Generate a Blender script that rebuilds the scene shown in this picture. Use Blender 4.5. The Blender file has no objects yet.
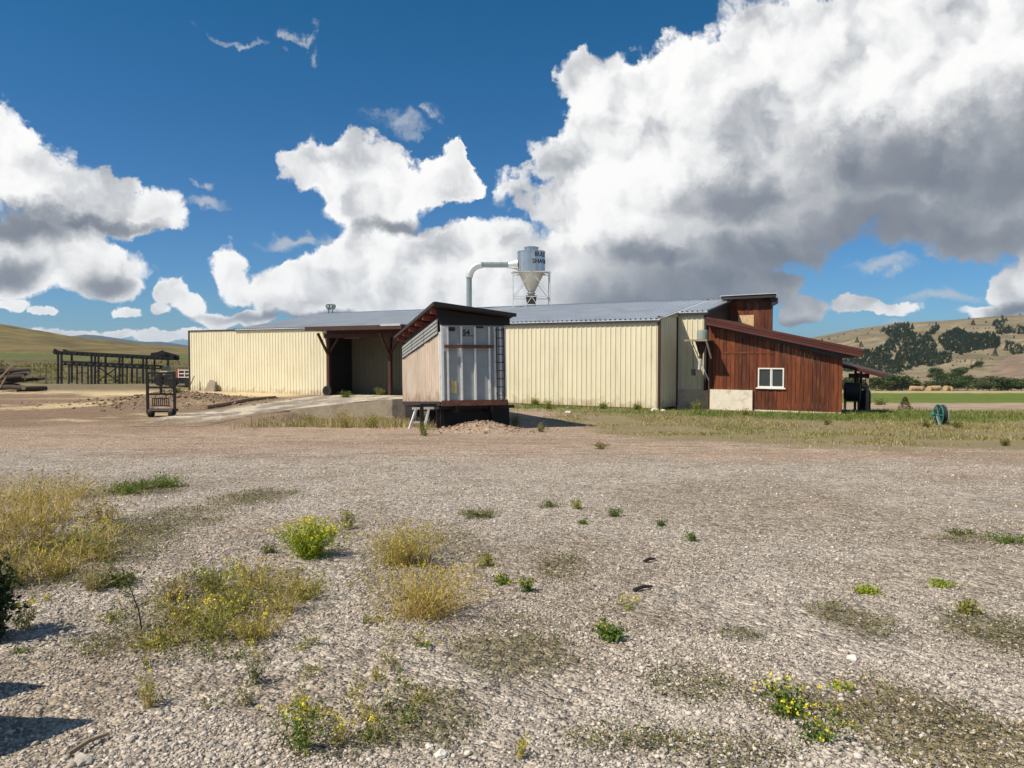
import bpy, math, random
import numpy as np
from mathutils import Vector, Matrix
R = math.radians
SC = bpy.context.scene
COL = SC.collection
random.seed(7)
RNG = np.random.default_rng(11)

# ------------------------------------------------------------------ camera
F = 769.0
EYE = 1.6
PITCH = math.atan(30.0 / F)
cam_d = bpy.data.cameras.new('camera')
cam = bpy.data.objects.new('camera', cam_d)
COL.objects.link(cam)
cam.location = (0, 0, EYE)
cam.rotation_euler = (math.pi / 2 - PITCH, 0, 0)
cam_d.sensor_width = 36.0
cam_d.lens = 36.0 * F / 1024
cam_d.clip_start = 0.05
cam_d.clip_end = 40000
SC.camera = cam
CP, SP = math.cos(PITCH), math.sin(PITCH)

def ray(px, py):
    a, b = (px - 512) / F, (384 - py) / F
    return (a, CP + b * SP, -SP + b * CP)

def at(px, py, Y):
    d = ray(px, py)
    t = Y / d[1]
    return (d[0] * t, Y, EYE + d[2] * t)

# ------------------------------------------------------------------ noise
_perm = np.random.default_rng(3).random((256, 256))
def vnoise(x, y, s=1.0):
    x = np.asarray(x, float) * s; y = np.asarray(y, float) * s
    xi = np.floor(x).astype(int); yi = np.floor(y).astype(int)
    fx = x - xi; fy = y - yi
    fx = fx * fx * (3 - 2 * fx); fy = fy * fy * (3 - 2 * fy)
    g = lambda i, j: _perm[i & 255, j & 255]
    return ((g(xi, yi) * (1 - fx) + g(xi + 1, yi) * fx) * (1 - fy)
            + (g(xi, yi + 1) * (1 - fx) + g(xi + 1, yi + 1) * fx) * fy)
def fbm(x, y, s=1.0, o=4):
    v = 0; a = .5; t = 0
    for i in range(o):
        v = v + a * vnoise(np.asarray(x) + 13.7 * i, np.asarray(y) - 7.1 * i, s); t += a
        a *= .5; s *= 2.03
    return v / t
def sstep(a, b, x):
    t = np.clip((np.asarray(x, float) - a) / (b - a), 0, 1)
    return t * t * (3 - 2 * t)

# ------------------------------------------------------------------ terrain
def z_nowell(x, y):
    x = np.asarray(x, float); y = np.asarray(y, float)
    zr = np.interp(y, [-3000, 0, 28, 42, 53, 75, 250, 330, 600, 9000],
                   [60, 0, -1.26, -1.5, -2.2, -3.2, -11.1, -14.2, -22, -60])
    zl = np.interp(y, [-3000, 0, 28, 40, 82, 112, 150, 220, 600, 9000],
                   [60, 0, -1.26, -1.38, -1.36, -.7, .45, 2.0, 2.0, -60])
    w = sstep(-.15, .38, x / np.maximum(y, 1.0))
    z = zl * (1 - w) + zr * w
    r = np.hypot(x, y)
    amp = np.interp(r, [0, 3, 20, 60, 300], [.02, .03, .06, .09, .6])
    z = z + (fbm(x, y, .45, 3) - .5) * amp
    # spoil heap of brown soil left of the drive
    z = z + .65 * np.exp(-((x + 20.5) / 3.6) ** 2 - ((y - 47.5) / 3.0) ** 2) * (.7 + .6 * fbm(x, y, .9, 3))
    # gravel heap in front of the trailer
    z = z + .42 * np.exp(-((x + 1.1) / 1.25) ** 2 - ((y - 28.3) / .75) ** 2) * (.75 + .5 * fbm(x, y, 2.0, 3))
    return z
# front line of the retaining wall (plan)
WALLX = [-11.5, -10.05, -6.4, -5.6]; WALLY = [40.1, 40.3, 40.9, 41.5]
WALLX = WALLX + [-5.6]; WALLY = WALLY + [60.0]
def wall_y(x): return np.interp(x, WALLX[:4], WALLY[:4])
def well_mask(x, y):
    m = np.maximum(1 - sstep(.10, .30, y - wall_y(x)), sstep(-5.95, -5.75, x))
    m = m * sstep(-11.5, -10.5, x) * (1 - sstep(-3.2, -.6, x)) * sstep(29, 33, y) * (1 - sstep(55, 57, y))
    return m
def ramp(x, y):
    return .52 * sstep(-12.8, -6.8, x) * sstep(37.8, 41.0, y) * (1 - sstep(44.5, 51.5, y))
def zf(x, y):
    x = np.asarray(x, float); y = np.asarray(y, float)
    z = z_nowell(x, y)
    m = well_mask(x, y)
    return z * (1 - m) + np.minimum(z, -1.33 - .052 * (y - 29)) * m
def zs(x, y):
    return float(zf(x, y))
def G(px, py):
    d = ray(px, py)
    ys = np.geomspace(1.2, 900, 4000)
    zz = EYE + d[2] / d[1] * ys
    hit = np.nonzero(zz <= zf(d[0] / d[1] * ys, ys))[0]
    y = ys[hit[0]] if len(hit) else 900.0
    x = d[0] / d[1] * y
    return (float(x), float(y), zs(x, y))

# ------------------------------------------------------------------ tagging
def tag(o, label=None, cat=None, group=None, kind=None):
    if label: o['label'] = label
    if cat: o['category'] = cat
    if group: o['group'] = group
    if kind: o['kind'] = kind
    return o
def empty(name, loc=(0, 0, 0), rot=(0, 0, 0), label=None, cat=None, group=None):
    o = bpy.data.objects.new(name, None)
    COL.objects.link(o)
    o.location = loc; o.rotation_euler = rot
    o.empty_display_size = .2
    return tag(o, label, cat, group)
def copy_tree(o, parent=None):
    c = o.copy(); COL.objects.link(c)
    if parent: c.parent = parent
    for ch in list(o.children):
        copy_tree(ch, c)
    return c

# ------------------------------------------------------------------ meshes
class MB:
    def __init__(s): s.v = []; s.f = []
    def quad(s, *p):
        n = len(s.v); s.v += [tuple(q) for q in p]; s.f.append(tuple(range(n, n + len(p))))
    def box(s, x0, y0, z0, x1, y1, z1):
        n = len(s.v)
        s.v += [(x0, y0, z0), (x1, y0, z0), (x1, y1, z0), (x0, y1, z0), (x0, y0, z1), (x1, y0, z1), (x1, y1, z1), (x0, y1, z1)]
        s.f += [tuple(n + i for i in f) for f in ((0, 3, 2, 1), (4, 5, 6, 7), (0, 1, 5, 4), (1, 2, 6, 5), (2, 3, 7, 6), (3, 0, 4, 7))]
        return s
    def beam(s, p, q, w, h=None):
        h = h or w
        p = Vector(p); q = Vector(q); d = (q - p).normalized()
        up = Vector((0, 0, 1)) if abs(d.z) < .95 else Vector((0, 1, 0))
        a = d.cross(up).normalized() * (w / 2); b = a.normalized().cross(d).normalized() * (h / 2)
        n = len(s.v)
        for c in (p, q):
            s.v += [tuple(c - a - b), tuple(c + a - b), tuple(c + a + b), tuple(c - a + b)]
        s.f += [tuple(n + i for i in f) for f in ((0, 3, 2, 1), (4, 5, 6, 7), (0, 1, 5, 4), (1, 2, 6, 5), (2, 3, 7, 6), (3, 0, 4, 7))]
        return s
    def tube(s, p, q, r0, r1=None, n=10, caps=True):
        r1 = r0 if r1 is None else r1
        p = Vector(p); q = Vector(q); d = (q - p).normalized()
        up = Vector((0, 0, 1)) if abs(d.z) < .95 else Vector((0, 1, 0))
        a = d.cross(up).normalized(); b = a.cross(d).normalized()
        k = len(s.v)
        for c, r in ((p, r0), (q, r1)):
            for i in range(n):
                t = 2 * math.pi * i / n
                s.v.append(tuple(c + (a * math.cos(t) + b * math.sin(t)) * r))
        for i in range(n):
            j = (i + 1) % n
            s.f.append((k + i, k + i + n, k + j + n, k + j))
        if caps:
            s.f.append(tuple(k + i for i in range(n)))
            s.f.append(tuple(k + n + i for i in reversed(range(n))))
        return s
    def path(s, pts, rad, n=10):
        pts = [Vector(p) for p in pts]
        k0 = len(s.v); m = len(pts)
        prev = None
        for i, p in enumerate(pts):
            d = (pts[min(i + 1, m - 1)] - pts[max(i - 1, 0)]).normalized()
            if prev is None:
                up = Vector((0, 0, 1)) if abs(d.z) < .9 else Vector((0, 1, 0))
                a = d.cross(up).normalized()
            else:
                a = (prev - d * prev.dot(d)).normalized()
            prev = a; b = a.cross(d).normalized()
            r = rad[i] if hasattr(rad, '__len__') else rad
            for j in range(n):
                t = 2 * math.pi * j / n
                s.v.append(tuple(p + (a * math.cos(t) + b * math.sin(t)) * r))
        for i in range(m - 1):
            for j in range(n):
                l = (j + 1) % n
                s.f.append((k0 + i * n + j, k0 + (i + 1) * n + j, k0 + (i + 1) * n + l, k0 + i * n + l))
        s.f.append(tuple(k0 + j for j in range(n)))
        s.f.append(tuple(k0 + (m - 1) * n + j for j in reversed(range(n))))
        return s
    def lathe(s, prof, n=24, c=(0, 0, 0), axis='z'):
        k = len(s.v); m = len(prof)
        for r, z in prof:
            for j in range(n):
                t = 2 * math.pi * j / n
                x, y = r * math.cos(t), r * math.sin(t)
                p = (x, y, z) if axis == 'z' else ((z, x, y) if axis == 'x' else (x, z, y))
                s.v.append((p[0] + c[0], p[1] + c[1], p[2] + c[2]))
        for i in range(m - 1):
            for j in range(n):
                l = (j + 1) % n
                s.f.append((k + i * n + j, k + i * n + l, k + (i + 1) * n + l, k + (i + 1) * n + j))
        if prof[0][0] > 1e-4: s.f.append(tuple(k + j for j in reversed(range(n))))
        if prof[-1][0] > 1e-4: s.f.append(tuple(k + (m - 1) * n + j for j in range(n)))
        return s
    def prism(s, poly, y0, y1, plane='xz'):
        """poly of (a, b) extruded along the remaining axis"""
        k = len(s.v); n = len(poly)
        for t in (y0, y1):
            for a, b in poly:
                s.v.append((a, t, b) if plane == 'xz' else ((t, a, b) if plane == 'yz' else (a, b, t)))
        s.f.append(tuple(k + i for i in range(n)))
        s.f.append(tuple(k + n + i for i in reversed(range(n))))
        for i in range(n):
            j = (i + 1) % n
            s.f.append((k + i, k + n + i, k + n + j, k + j))
        return s
    def build(s, name, mat, parent=None, origin=(0, 0, 0), smooth=False, fix=True):
        me = bpy.data.meshes.new(name)
        o = origin
        me.from_pydata([(x - o[0], y - o[1], z - o[2]) for x, y, z in s.v], [], s.f)
        if fix:
            import bmesh
            bm = bmesh.new(); bm.from_mesh(me)
            bmesh.ops.recalc_face_normals(bm, faces=bm.faces)
            bm.to_mesh(me); bm.free()
        if smooth:
            for p in me.polygons: p.use_smooth = True
            try: me.set_sharp_from_angle(angle=R(40))
            except Exception: pass
        me.materials.append(mat)
        ob = bpy.data.objects.new(name, me)
        COL.objects.link(ob)
        if parent is not None: ob.parent = parent
        else: ob.location = o
        return ob

def mesh_np(name, V, Fa, mat, parent=None, origin=(0, 0, 0), smooth=False, attrs=None):
    V = np.asarray(V, np.float32).reshape(-1, 3) - np.asarray(origin, np.float32)
    Fa = np.asarray(Fa, np.int32); m, k = Fa.shape
    me = bpy.data.meshes.new(name)
    me.vertices.add(len(V)); me.vertices.foreach_set('co', V.ravel())
    me.loops.add(m * k); me.loops.foreach_set('vertex_index', Fa.ravel())
    me.polygons.add(m)
    me.polygons.foreach_set('loop_start', np.arange(0, m * k, k, dtype=np.int32))
    me.polygons.foreach_set('loop_total', np.full(m, k, np.int32))
    if smooth: me.polygons.foreach_set('use_smooth', np.ones(m, bool))
    me.update(calc_edges=True); me.validate()
    for nm, (ty, arr) in (attrs or {}).items():
        a = me.attributes.new(nm, ty, 'POINT')
        a.data.foreach_set('color' if ty == 'FLOAT_COLOR' else 'value', np.asarray(arr, np.float32).ravel())
    me.materials.append(mat)
    ob = bpy.data.objects.new(name, me); COL.objects.link(ob)
    if parent is not None: ob.parent = parent
    else: ob.location = origin
    return ob

def blades(P, h, w, yaw, lean, ldir):
    """N bent blades -> verts, tris"""
    N = len(P); P = np.asarray(P, float)
    c = np.stack([np.cos(yaw), np.sin(yaw), np.zeros(N)], 1) * (w / 2)[:, None]
    L = np.stack([np.cos(ldir) * lean, np.sin(ldir) * lean, np.zeros(N)], 1)
    up = np.zeros((N, 3)); up[:, 2] = 1
    hh = h[:, None]
    mid = P + up * hh * .55 + L * hh * .35
    tip = P + up * hh * np.clip(1 - .35 * lean, .15, 1)[:, None] + L * hh
    V = np.stack([P - c, P + c, mid - c * .7, mid + c * .7, tip], 1).reshape(-1, 3)
    b = (np.arange(N) * 5)[:, None, None]
    Fa = (np.array([[0, 1, 3], [0, 3, 2], [2, 3, 4]])[None] + b).reshape(-1, 3)
    return V, Fa

def leaves(C, size, rng, flat=0.0, aspect=.5, outdir=None):
    """N leaf quads (diamonds) with random direction"""
    N = len(C)
    d = rng.normal(size=(N, 3))
    if outdir is not None: d = d * .6 + outdir
    d[:, 2] *= (1 - flat)
    d /= np.linalg.norm(d, axis=1)[:, None] + 1e-9
    q = rng.normal(size=(N, 3)); q[:, 2] += 3 * flat * np.sign(q[:, 2] + .01)
    n = np.cross(d, q); n /= np.linalg.norm(n, axis=1)[:, None] + 1e-9
    s = np.asarray(size)[:, None]
    a = C; b = C + d * s * .5 + n * s * aspect * .5; t = C + d * s; e = C + d * s * .5 - n * s * aspect * .5
    V = np.stack([a, b, t, e], 1).reshape(-1, 3)
    Fa = (np.arange(4)[None] + (np.arange(N) * 4)[:, None])
    return V, Fa

# ------------------------------------------------------------------ materials
def lk(nt, a, b): nt.links.new(a, b)
def mat(name, col, rough=.7, metal=0.0, var=.15, vscale=3.0, bump=0.0, bscale=30.0, island=0.0,
        dirt=None, dscale=1.0, damt=.5, streak=False, spec=.4, trans=0.0, stretch=(1, 1, 1), splash=None):
    m = bpy.data.materials.new(name); m.use_nodes = True
    nt = m.node_tree; b = nt.nodes['Principled BSDF']
    b.inputs['Roughness'].default_value = rough
    b.inputs['Metallic'].default_value = metal
    b.inputs['Specular IOR Level'].default_value = spec
    tc = nt.nodes.new('ShaderNodeTexCoord')
    mp = nt.nodes.new('ShaderNodeMapping'); mp.inputs['Scale'].default_value = stretch
    lk(nt, tc.outputs['Object'], mp.inputs[0])
    no = nt.nodes.new('ShaderNodeTexNoise'); no.inputs['Scale'].default_value = vscale
    no.inputs['Detail'].default_value = 6; no.inputs['Roughness'].default_value = .65
    lk(nt, mp.outputs[0], no.inputs['Vector'])
    mr = nt.nodes.new('ShaderNodeMapRange')
    mr.inputs[1].default_value = .3; mr.inputs[2].default_value = .7
    mr.inputs[3].default_value = 1 - var; mr.inputs[4].default_value = 1 + var
    lk(nt, no.outputs[0], mr.inputs[0])
    val = mr.outputs[0]
    if island:
        ge = nt.nodes.new('ShaderNodeNewGeometry')
        m2 = nt.nodes.new('ShaderNodeMapRange'); m2.inputs[3].default_value = 1 - island; m2.inputs[4].default_value = 1 + island
        lk(nt, ge.outputs['Random Per Island'], m2.inputs[0])
        mm = nt.nodes.new('ShaderNodeMath'); mm.operation = 'MULTIPLY'
        lk(nt, val, mm.inputs[0]); lk(nt, m2.outputs[0], mm.inputs[1]); val = mm.outputs[0]
    vm = nt.nodes.new('ShaderNodeVectorMath'); vm.operation = 'SCALE'
    vm.inputs[0].default_value = col[:3]; lk(nt, val, vm.inputs['Scale'])
    out = vm.outputs[0]
    if dirt is not None:
        n2 = nt.nodes.new('ShaderNodeTexNoise'); n2.inputs['Scale'].default_value = dscale
        n2.inputs['Detail'].default_value = 8; n2.inputs['Roughness'].default_value = .7
        m3 = nt.nodes.new('ShaderNodeMapping'); m3.inputs['Scale'].default_value = (6, 6, .6) if streak else (1, 1, 1)
        m3.inputs['Location'].default_value = (3.1, 7.7, 1.9)
        lk(nt, tc.outputs['Object'], m3.inputs[0]); lk(nt, m3.outputs[0], n2.inputs['Vector'])
        r2 = nt.nodes.new('ShaderNodeMapRange'); r2.inputs[1].default_value = .52; r2.inputs[2].default_value = .75
        r2.inputs[4].default_value = damt
        lk(nt, n2.outputs[0], r2.inputs[0])
        mx = nt.nodes.new('ShaderNodeMix'); mx.data_type = 'RGBA'
        lk(nt, r2.outputs[0], mx.inputs[0]); lk(nt, out, mx.inputs[6]); mx.inputs[7].default_value = (*dirt, 1)
        out = mx.outputs[2]
    if splash is not None:                       # mud thrown up along the foot of a wall
        sx = nt.nodes.new('ShaderNodeSeparateXYZ'); lk(nt, tc.outputs['Object'], sx.inputs[0])
        n4 = nt.nodes.new('ShaderNodeTexNoise'); n4.inputs['Scale'].default_value = 2.2; n4.inputs['Detail'].default_value = 7; lk(nt, tc.outputs['Object'], n4.inputs['Vector'])
        ad = nt.nodes.new('ShaderNodeMath'); ad.operation = 'MULTIPLY_ADD'; lk(nt, n4.outputs[0], ad.inputs[0]); ad.inputs[1].default_value = -1.6; lk(nt, sx.outputs[2], ad.inputs[2])
        r4 = nt.nodes.new('ShaderNodeMapRange'); r4.inputs[1].default_value = -.35; r4.inputs[2].default_value = -.95; r4.inputs[4].default_value = .75; lk(nt, ad.outputs[0], r4.inputs[0])
        m4 = nt.nodes.new('ShaderNodeMix'); m4.data_type = 'RGBA'; lk(nt, r4.outputs[0], m4.inputs[0]); lk(nt, out, m4.inputs[6]); m4.inputs[7].default_value = (*splash, 1)
        out = m4.outputs[2]
    lk(nt, out, b.inputs['Base Color'])
    if bump:
        n3 = nt.nodes.new('ShaderNodeTexNoise'); n3.inputs['Scale'].default_value = bscale; n3.inputs['Detail'].default_value = 5
        lk(nt, mp.outputs[0], n3.inputs['Vector'])
        bp = nt.nodes.new('ShaderNodeBump'); bp.inputs['Strength'].default_value = bump; bp.inputs['Distance'].default_value = .02
        lk(nt, n3.outputs[0], bp.inputs['Height']); lk(nt, bp.outputs[0], b.inputs['Normal'])
    if trans:
        tr = nt.nodes.new('ShaderNodeBsdfTranslucent'); lk(nt, out, tr.inputs[0])
        ms = nt.nodes.new('ShaderNodeMixShader'); ms.inputs[0].default_value = trans
        o = nt.nodes['Material Output']
        lk(nt, b.outputs[0], ms.inputs[1]); lk(nt, tr.outputs[0], ms.inputs[2]); lk(nt, ms.outputs[0], o.inputs[0])
    return m

M = dict(
    cream=mat('cream_siding', (.70, .655, .475), .5, var=.06, vscale=.5, dirt=(.42, .33, .21), dscale=.6, damt=.5, streak=True, splash=(.34, .25, .15)),
    cream_shade=mat('shaded_siding', (.13, .115, .07), .6, var=.08),  # cream siding darkened so the bay's shade sits in its colour
    roof=mat('galvanised_roof', (.66, .69, .70), .30, metal=.4, var=.10, vscale=.6, dirt=(.30, .32, .34), dscale=.4, damt=.4),
    brown=mat('brown_trim', (.060, .028, .020), .55, var=.2),
    darktrim=mat('dark_trim', (.035, .028, .028), .55, var=.2),
    stain=mat('red_stained_boards', (.118, .028, .007), .62, var=.4, vscale=2.0, island=.45, stretch=(4, 4, .5), dirt=(.33, .135, .045), dscale=1.3, damt=.6, streak=True, bump=.3, bscale=14),
    stain2=mat('dark_red_timber', (.06, .018, .011), .6, var=.25, island=.2),
    fascia=mat('red_fascia', (.075, .020, .013), .55, var=.25, vscale=1.5, island=.25, stretch=(.4, 2, 4)),
    white=mat('white_paint', (.78, .77, .74), .5, var=.06),
    glass=mat('window_glass', (.035, .05, .05), .06, var=.1, spec=.6),
    conc=mat('concrete', (.58, .49, .36), .85, var=.2, vscale=2.5, bump=.5, bscale=25, dirt=(.17, .14, .10), dscale=1.2, damt=.7),
    whiteconc=mat('whitewashed_concrete', (.70, .65, .54), .85, var=.1, vscale=3, bump=.5, bscale=20, dirt=(.30, .24, .16), dscale=3.0, damt=.8),
    osb=mat('pale_sheathing', (.58, .42, .24), .8, var=.25, vscale=8),
    steel=mat('galvanised_steel', (.52, .54, .54), .30, metal=.85, var=.08, vscale=2),
    conemetal=mat('weathered_cone', (.46, .43, .37), .42, metal=.6, var=.15, vscale=1.5, dirt=(.25, .2, .14), dscale=2, damt=.5, streak=True),
    pipemetal=mat('dull_pipe_metal', (.27, .31, .32), .4, metal=.4, var=.12),
    whitemetal=mat('white_metal', (.60, .61, .61), .42, metal=.4, var=.08),
    black=mat('black_steel', (.010, .009, .009), .6, var=.3),
    rubber=mat('rubber', (.022, .021, .02), .8, var=.3),
    rust=mat('rusty_steel', (.12, .052, .03), .8, var=.4, vscale=6, bump=.2),
    dkrust=mat('dark_rusty_steel', (.035, .024, .022), .75, var=.4, vscale=3),
    alu=mat('aluminium_panel', (.30, .335, .345), .5, metal=.15, var=.10, vscale=1.6, dirt=(.24, .26, .27), dscale=1.5, damt=.5, streak=True),
    alupost=mat('pale_post', (.74, .75, .73), .45, metal=.2, var=.12, dirt=(.3, .2, .14), dscale=4, damt=.5),
    pink=mat('faded_siding', (.50, .42, .34), .6, island=.10, var=.10, vscale=.9, dirt=(.26, .18, .12), dscale=1.2, damt=.75, streak=True, splash=(.24, .15, .09)),
    greyslat=mat('grey_slats', (.30, .315, .30), .5, metal=.2, var=.12),
    paint=mat('navy_lettering', (.012, .025, .05), .5, var=.15),
    yellow=mat('yellow_placard', (.55, .45, .18), .6, var=.2),
    wood=mat('weathered_wood', (.28, .21, .14), .85, var=.3, vscale=5, stretch=(1, 1, 1), bump=.3),
    paleslab=mat('grey_slab', (.26, .22, .17), .85, var=.2),
    log=mat('grey_log_bark', (.042, .032, .025), .9, var=.4, vscale=6, bump=.6),
    logend=mat('cut_log_end', (.40, .34, .25), .8, var=.2),
    teal=mat('teal_paint', (.035, .19, .17), .5, var=.25),
    loader=mat('faded_yellow_paint', (.62, .47, .20), .55, var=.2),
    redpaint=mat('faded_red_paint', (.36, .08, .06), .55, var=.2),
    greenpaint=mat('green_grey_paint', (.22, .27, .25), .5, var=.15),
    rock=mat('pale_rock', (.44, .40, .35), .9, var=.25, vscale=14, bump=.5, bscale=60),
    stones=mat('gravel_stones', (.425, .385, .335), .92, var=.2, vscale=40, island=.38),
    bale=mat('straw_bale', (.42, .29, .15), .9, var=.25, bump=.5),
)

def leafmat(name, col, island=.4, trans=.25, var=.15):
    return mat(name, col, .65, var=var, vscale=1.5, island=island, trans=trans, spec=.25)
M.update(
    dry=leafmat('dry_grass_blade', (.42, .35, .18), .45),
    olive=leafmat('olive_grass_blade', (.26, .245, .07), .45),
    green=leafmat('green_grass_blade', (.15, .21, .035), .4),
    mat_weed=leafmat('mat_weed_leaf', (.125, .15, .045), .45),
    brownmat=leafmat('brown_weed_leaf', (.22, .185, .075), .45),
    lime=leafmat('lime_leaf', (.29, .36, .035), .4),
    oliveleaf=leafmat('olive_leaf', (.27, .27, .055), .4),
    goldleaf=leafmat('golden_leaf', (.36, .32, .065), .4),
    straw=leafmat('straw_stalk', (.52, .39, .14), .4),
    darkleaf=leafmat('dark_leaf', (.03, .05, .02), .4),
    plantleaf=leafmat('plant_leaf', (.11, .18, .03), .4),
    greyleaf=leafmat('grey_green_leaf', (.20, .215, .11), .4),
    yellowfl=leafmat('yellow_petal', (.68, .58, .04), .25),
    goldfl=leafmat('golden_petal', (.52, .40, .06), .3),
    purplefl=leafmat('purple_petal', (.42, .18, .40), .25),
    conifer=leafmat('conifer_needles', (.026, .048, .022), .35, .1),
    rusty=leafmat('rusty_needles', (.10, .06, .03), .35, .1),
    treeleaf=leafmat('tree_leaves', (.055, .085, .022), .45, .15),
    treeleaf2=leafmat('pale_tree_leaves', (.085, .105, .036), .45, .15),
    trunk=mat('tree_bark', (.09, .065, .045), .9, var=.3),
)
# ------------------------------------------------------------------ light
S = Vector((-.74, -.36, 1.0)).normalized()          # towards the sun
sun_d = bpy.data.lights.new('sun', 'SUN'); sun_d.energy = 4.8; sun_d.angle = R(.53); sun_d.color = (1, .885, .73)
sun = bpy.data.objects.new('sun', sun_d); COL.objects.link(sun)
sun.rotation_euler = S.to_track_quat('Z', 'Y').to_euler(); sun.location = (-30, -15, 40)
SC.view_settings.view_transform = 'Standard'; SC.view_settings.look = 'None'
SC.view_settings.exposure = .32
SC.view_settings.gamma = 1.0

world = bpy.data.worlds.new('World'); SC.world = world; world.use_nodes = True
wn = world.node_tree; wn.nodes.clear()
def nd(t, **kw):
    n = wn.nodes.new(t)
    for k, v in kw.items(): setattr(n, k, v)
    return n
def put(sock, v):
    if isinstance(v, bpy.types.NodeSocket): wn.links.new(v, sock)
    else: sock.default_value = v
def mth(op, a, b=0.0, c=None, clamp=False):
    n = nd('ShaderNodeMath', operation=op); n.use_clamp = clamp
    put(n.inputs[0], a); put(n.inputs[1], b)
    if c is not None: put(n.inputs[2], c)
    return n.outputs[0]
def vm(op, a, b=None, c=None, out=0):
    n = nd('ShaderNodeVectorMath', operation=op)
    put(n.inputs[0], a)
    if b is not None: put(n.inputs[1], b)
    if c is not None: put(n.inputs[2], c)
    return n.outputs[out]
def sst(a, b, x):
    n = nd('ShaderNodeMapRange', interpolation_type='SMOOTHSTEP')
    put(n.inputs[0], x); n.inputs[1].default_value = a; n.inputs[2].default_value = b
    return n.outputs[0]
def noise(v, scale, detail=6, rough=.6, dist=0.0, out=0, lac=2.0):
    n = nd('ShaderNodeTexNoise'); put(n.inputs['Vector'], v)
    n.inputs['Scale'].default_value = scale; n.inputs['Detail'].default_value = detail
    n.inputs['Roughness'].default_value = rough; n.inputs['Distortion'].default_value = dist; n.inputs['Lacunarity'].default_value = lac
    return n.outputs[out]
def voro(v, scale, detail=0, rough=.5, smooth=.35):
    n = nd('ShaderNodeTexVoronoi', feature='SMOOTH_F1'); put(n.inputs['Vector'], v)
    n.inputs['Scale'].default_value = scale; n.inputs['Detail'].default_value = detail
    n.inputs['Roughness'].default_value = rough; n.inputs['Smoothness'].default_value = smooth
    return n.outputs[0]
def mixc(f, a, b):
    n = nd('ShaderNodeMix', data_type='RGBA'); put(n.inputs[0], f); put(n.inputs[6], a); put(n.inputs[7], b)
    return n.outputs[2]

tc = nd('ShaderNodeTexCoord'); D = tc.outputs['Generated']
sep = nd('ShaderNodeSeparateXYZ'); wn.links.new(D, sep.inputs[0])
az = mth('ARCTAN2', sep.outputs[0], sep.outputs[1]); el = mth('ARCSINE', sep.outputs[2])
comb = nd('ShaderNodeCombineXYZ'); wn.links.new(az, comb.inputs[0]); wn.links.new(el, comb.inputs[1])
P0 = comb.outputs[0]
# billowing warp of the cloud outlines
def noise2(v, scale, detail=6, rough=.6, out=0):
    n = nd('ShaderNodeTexNoise', noise_dimensions='2D'); put(n.inputs['Vector'], v)
    n.inputs['Scale'].default_value = scale; n.inputs['Detail'].default_value = detail; n.inputs['Roughness'].default_value = rough
    return n.outputs[out]
def voro2(v, scale, detail=2, rough=.5):
    n = nd('ShaderNodeTexVoronoi', feature='F1', voronoi_dimensions='2D'); put(n.inputs['Vector'], v)
    n.inputs['Scale'].default_value = scale; n.inputs['Detail'].default_value = detail; n.inputs['Roughness'].default_value = rough
    n.normalize = True
    return n.outputs[0]
w1 = noise2(P0, 11, 2, .55, out=1); w2 = noise2(P0, 30, 7, .66, out=1)
hz_ = mth('MULTIPLY_ADD', sst(.0, .30, el), .70, .30)          # clouds near the horizon are farther and smaller
wv = vm('ADD', vm('MULTIPLY', vm('SUBTRACT', w1, (.5, .5, .5)), (.115, .09, 0)), vm('MULTIPLY', vm('SUBTRACT', w2, (.5, .5, .5)), (.060, .052, 0)))
wsc = nd('ShaderNodeVectorMath', operation='SCALE'); put(wsc.inputs[0], wv); put(wsc.inputs['Scale'], hz_)
warp = vm('ADD', P0, wsc.outputs[0])

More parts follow.
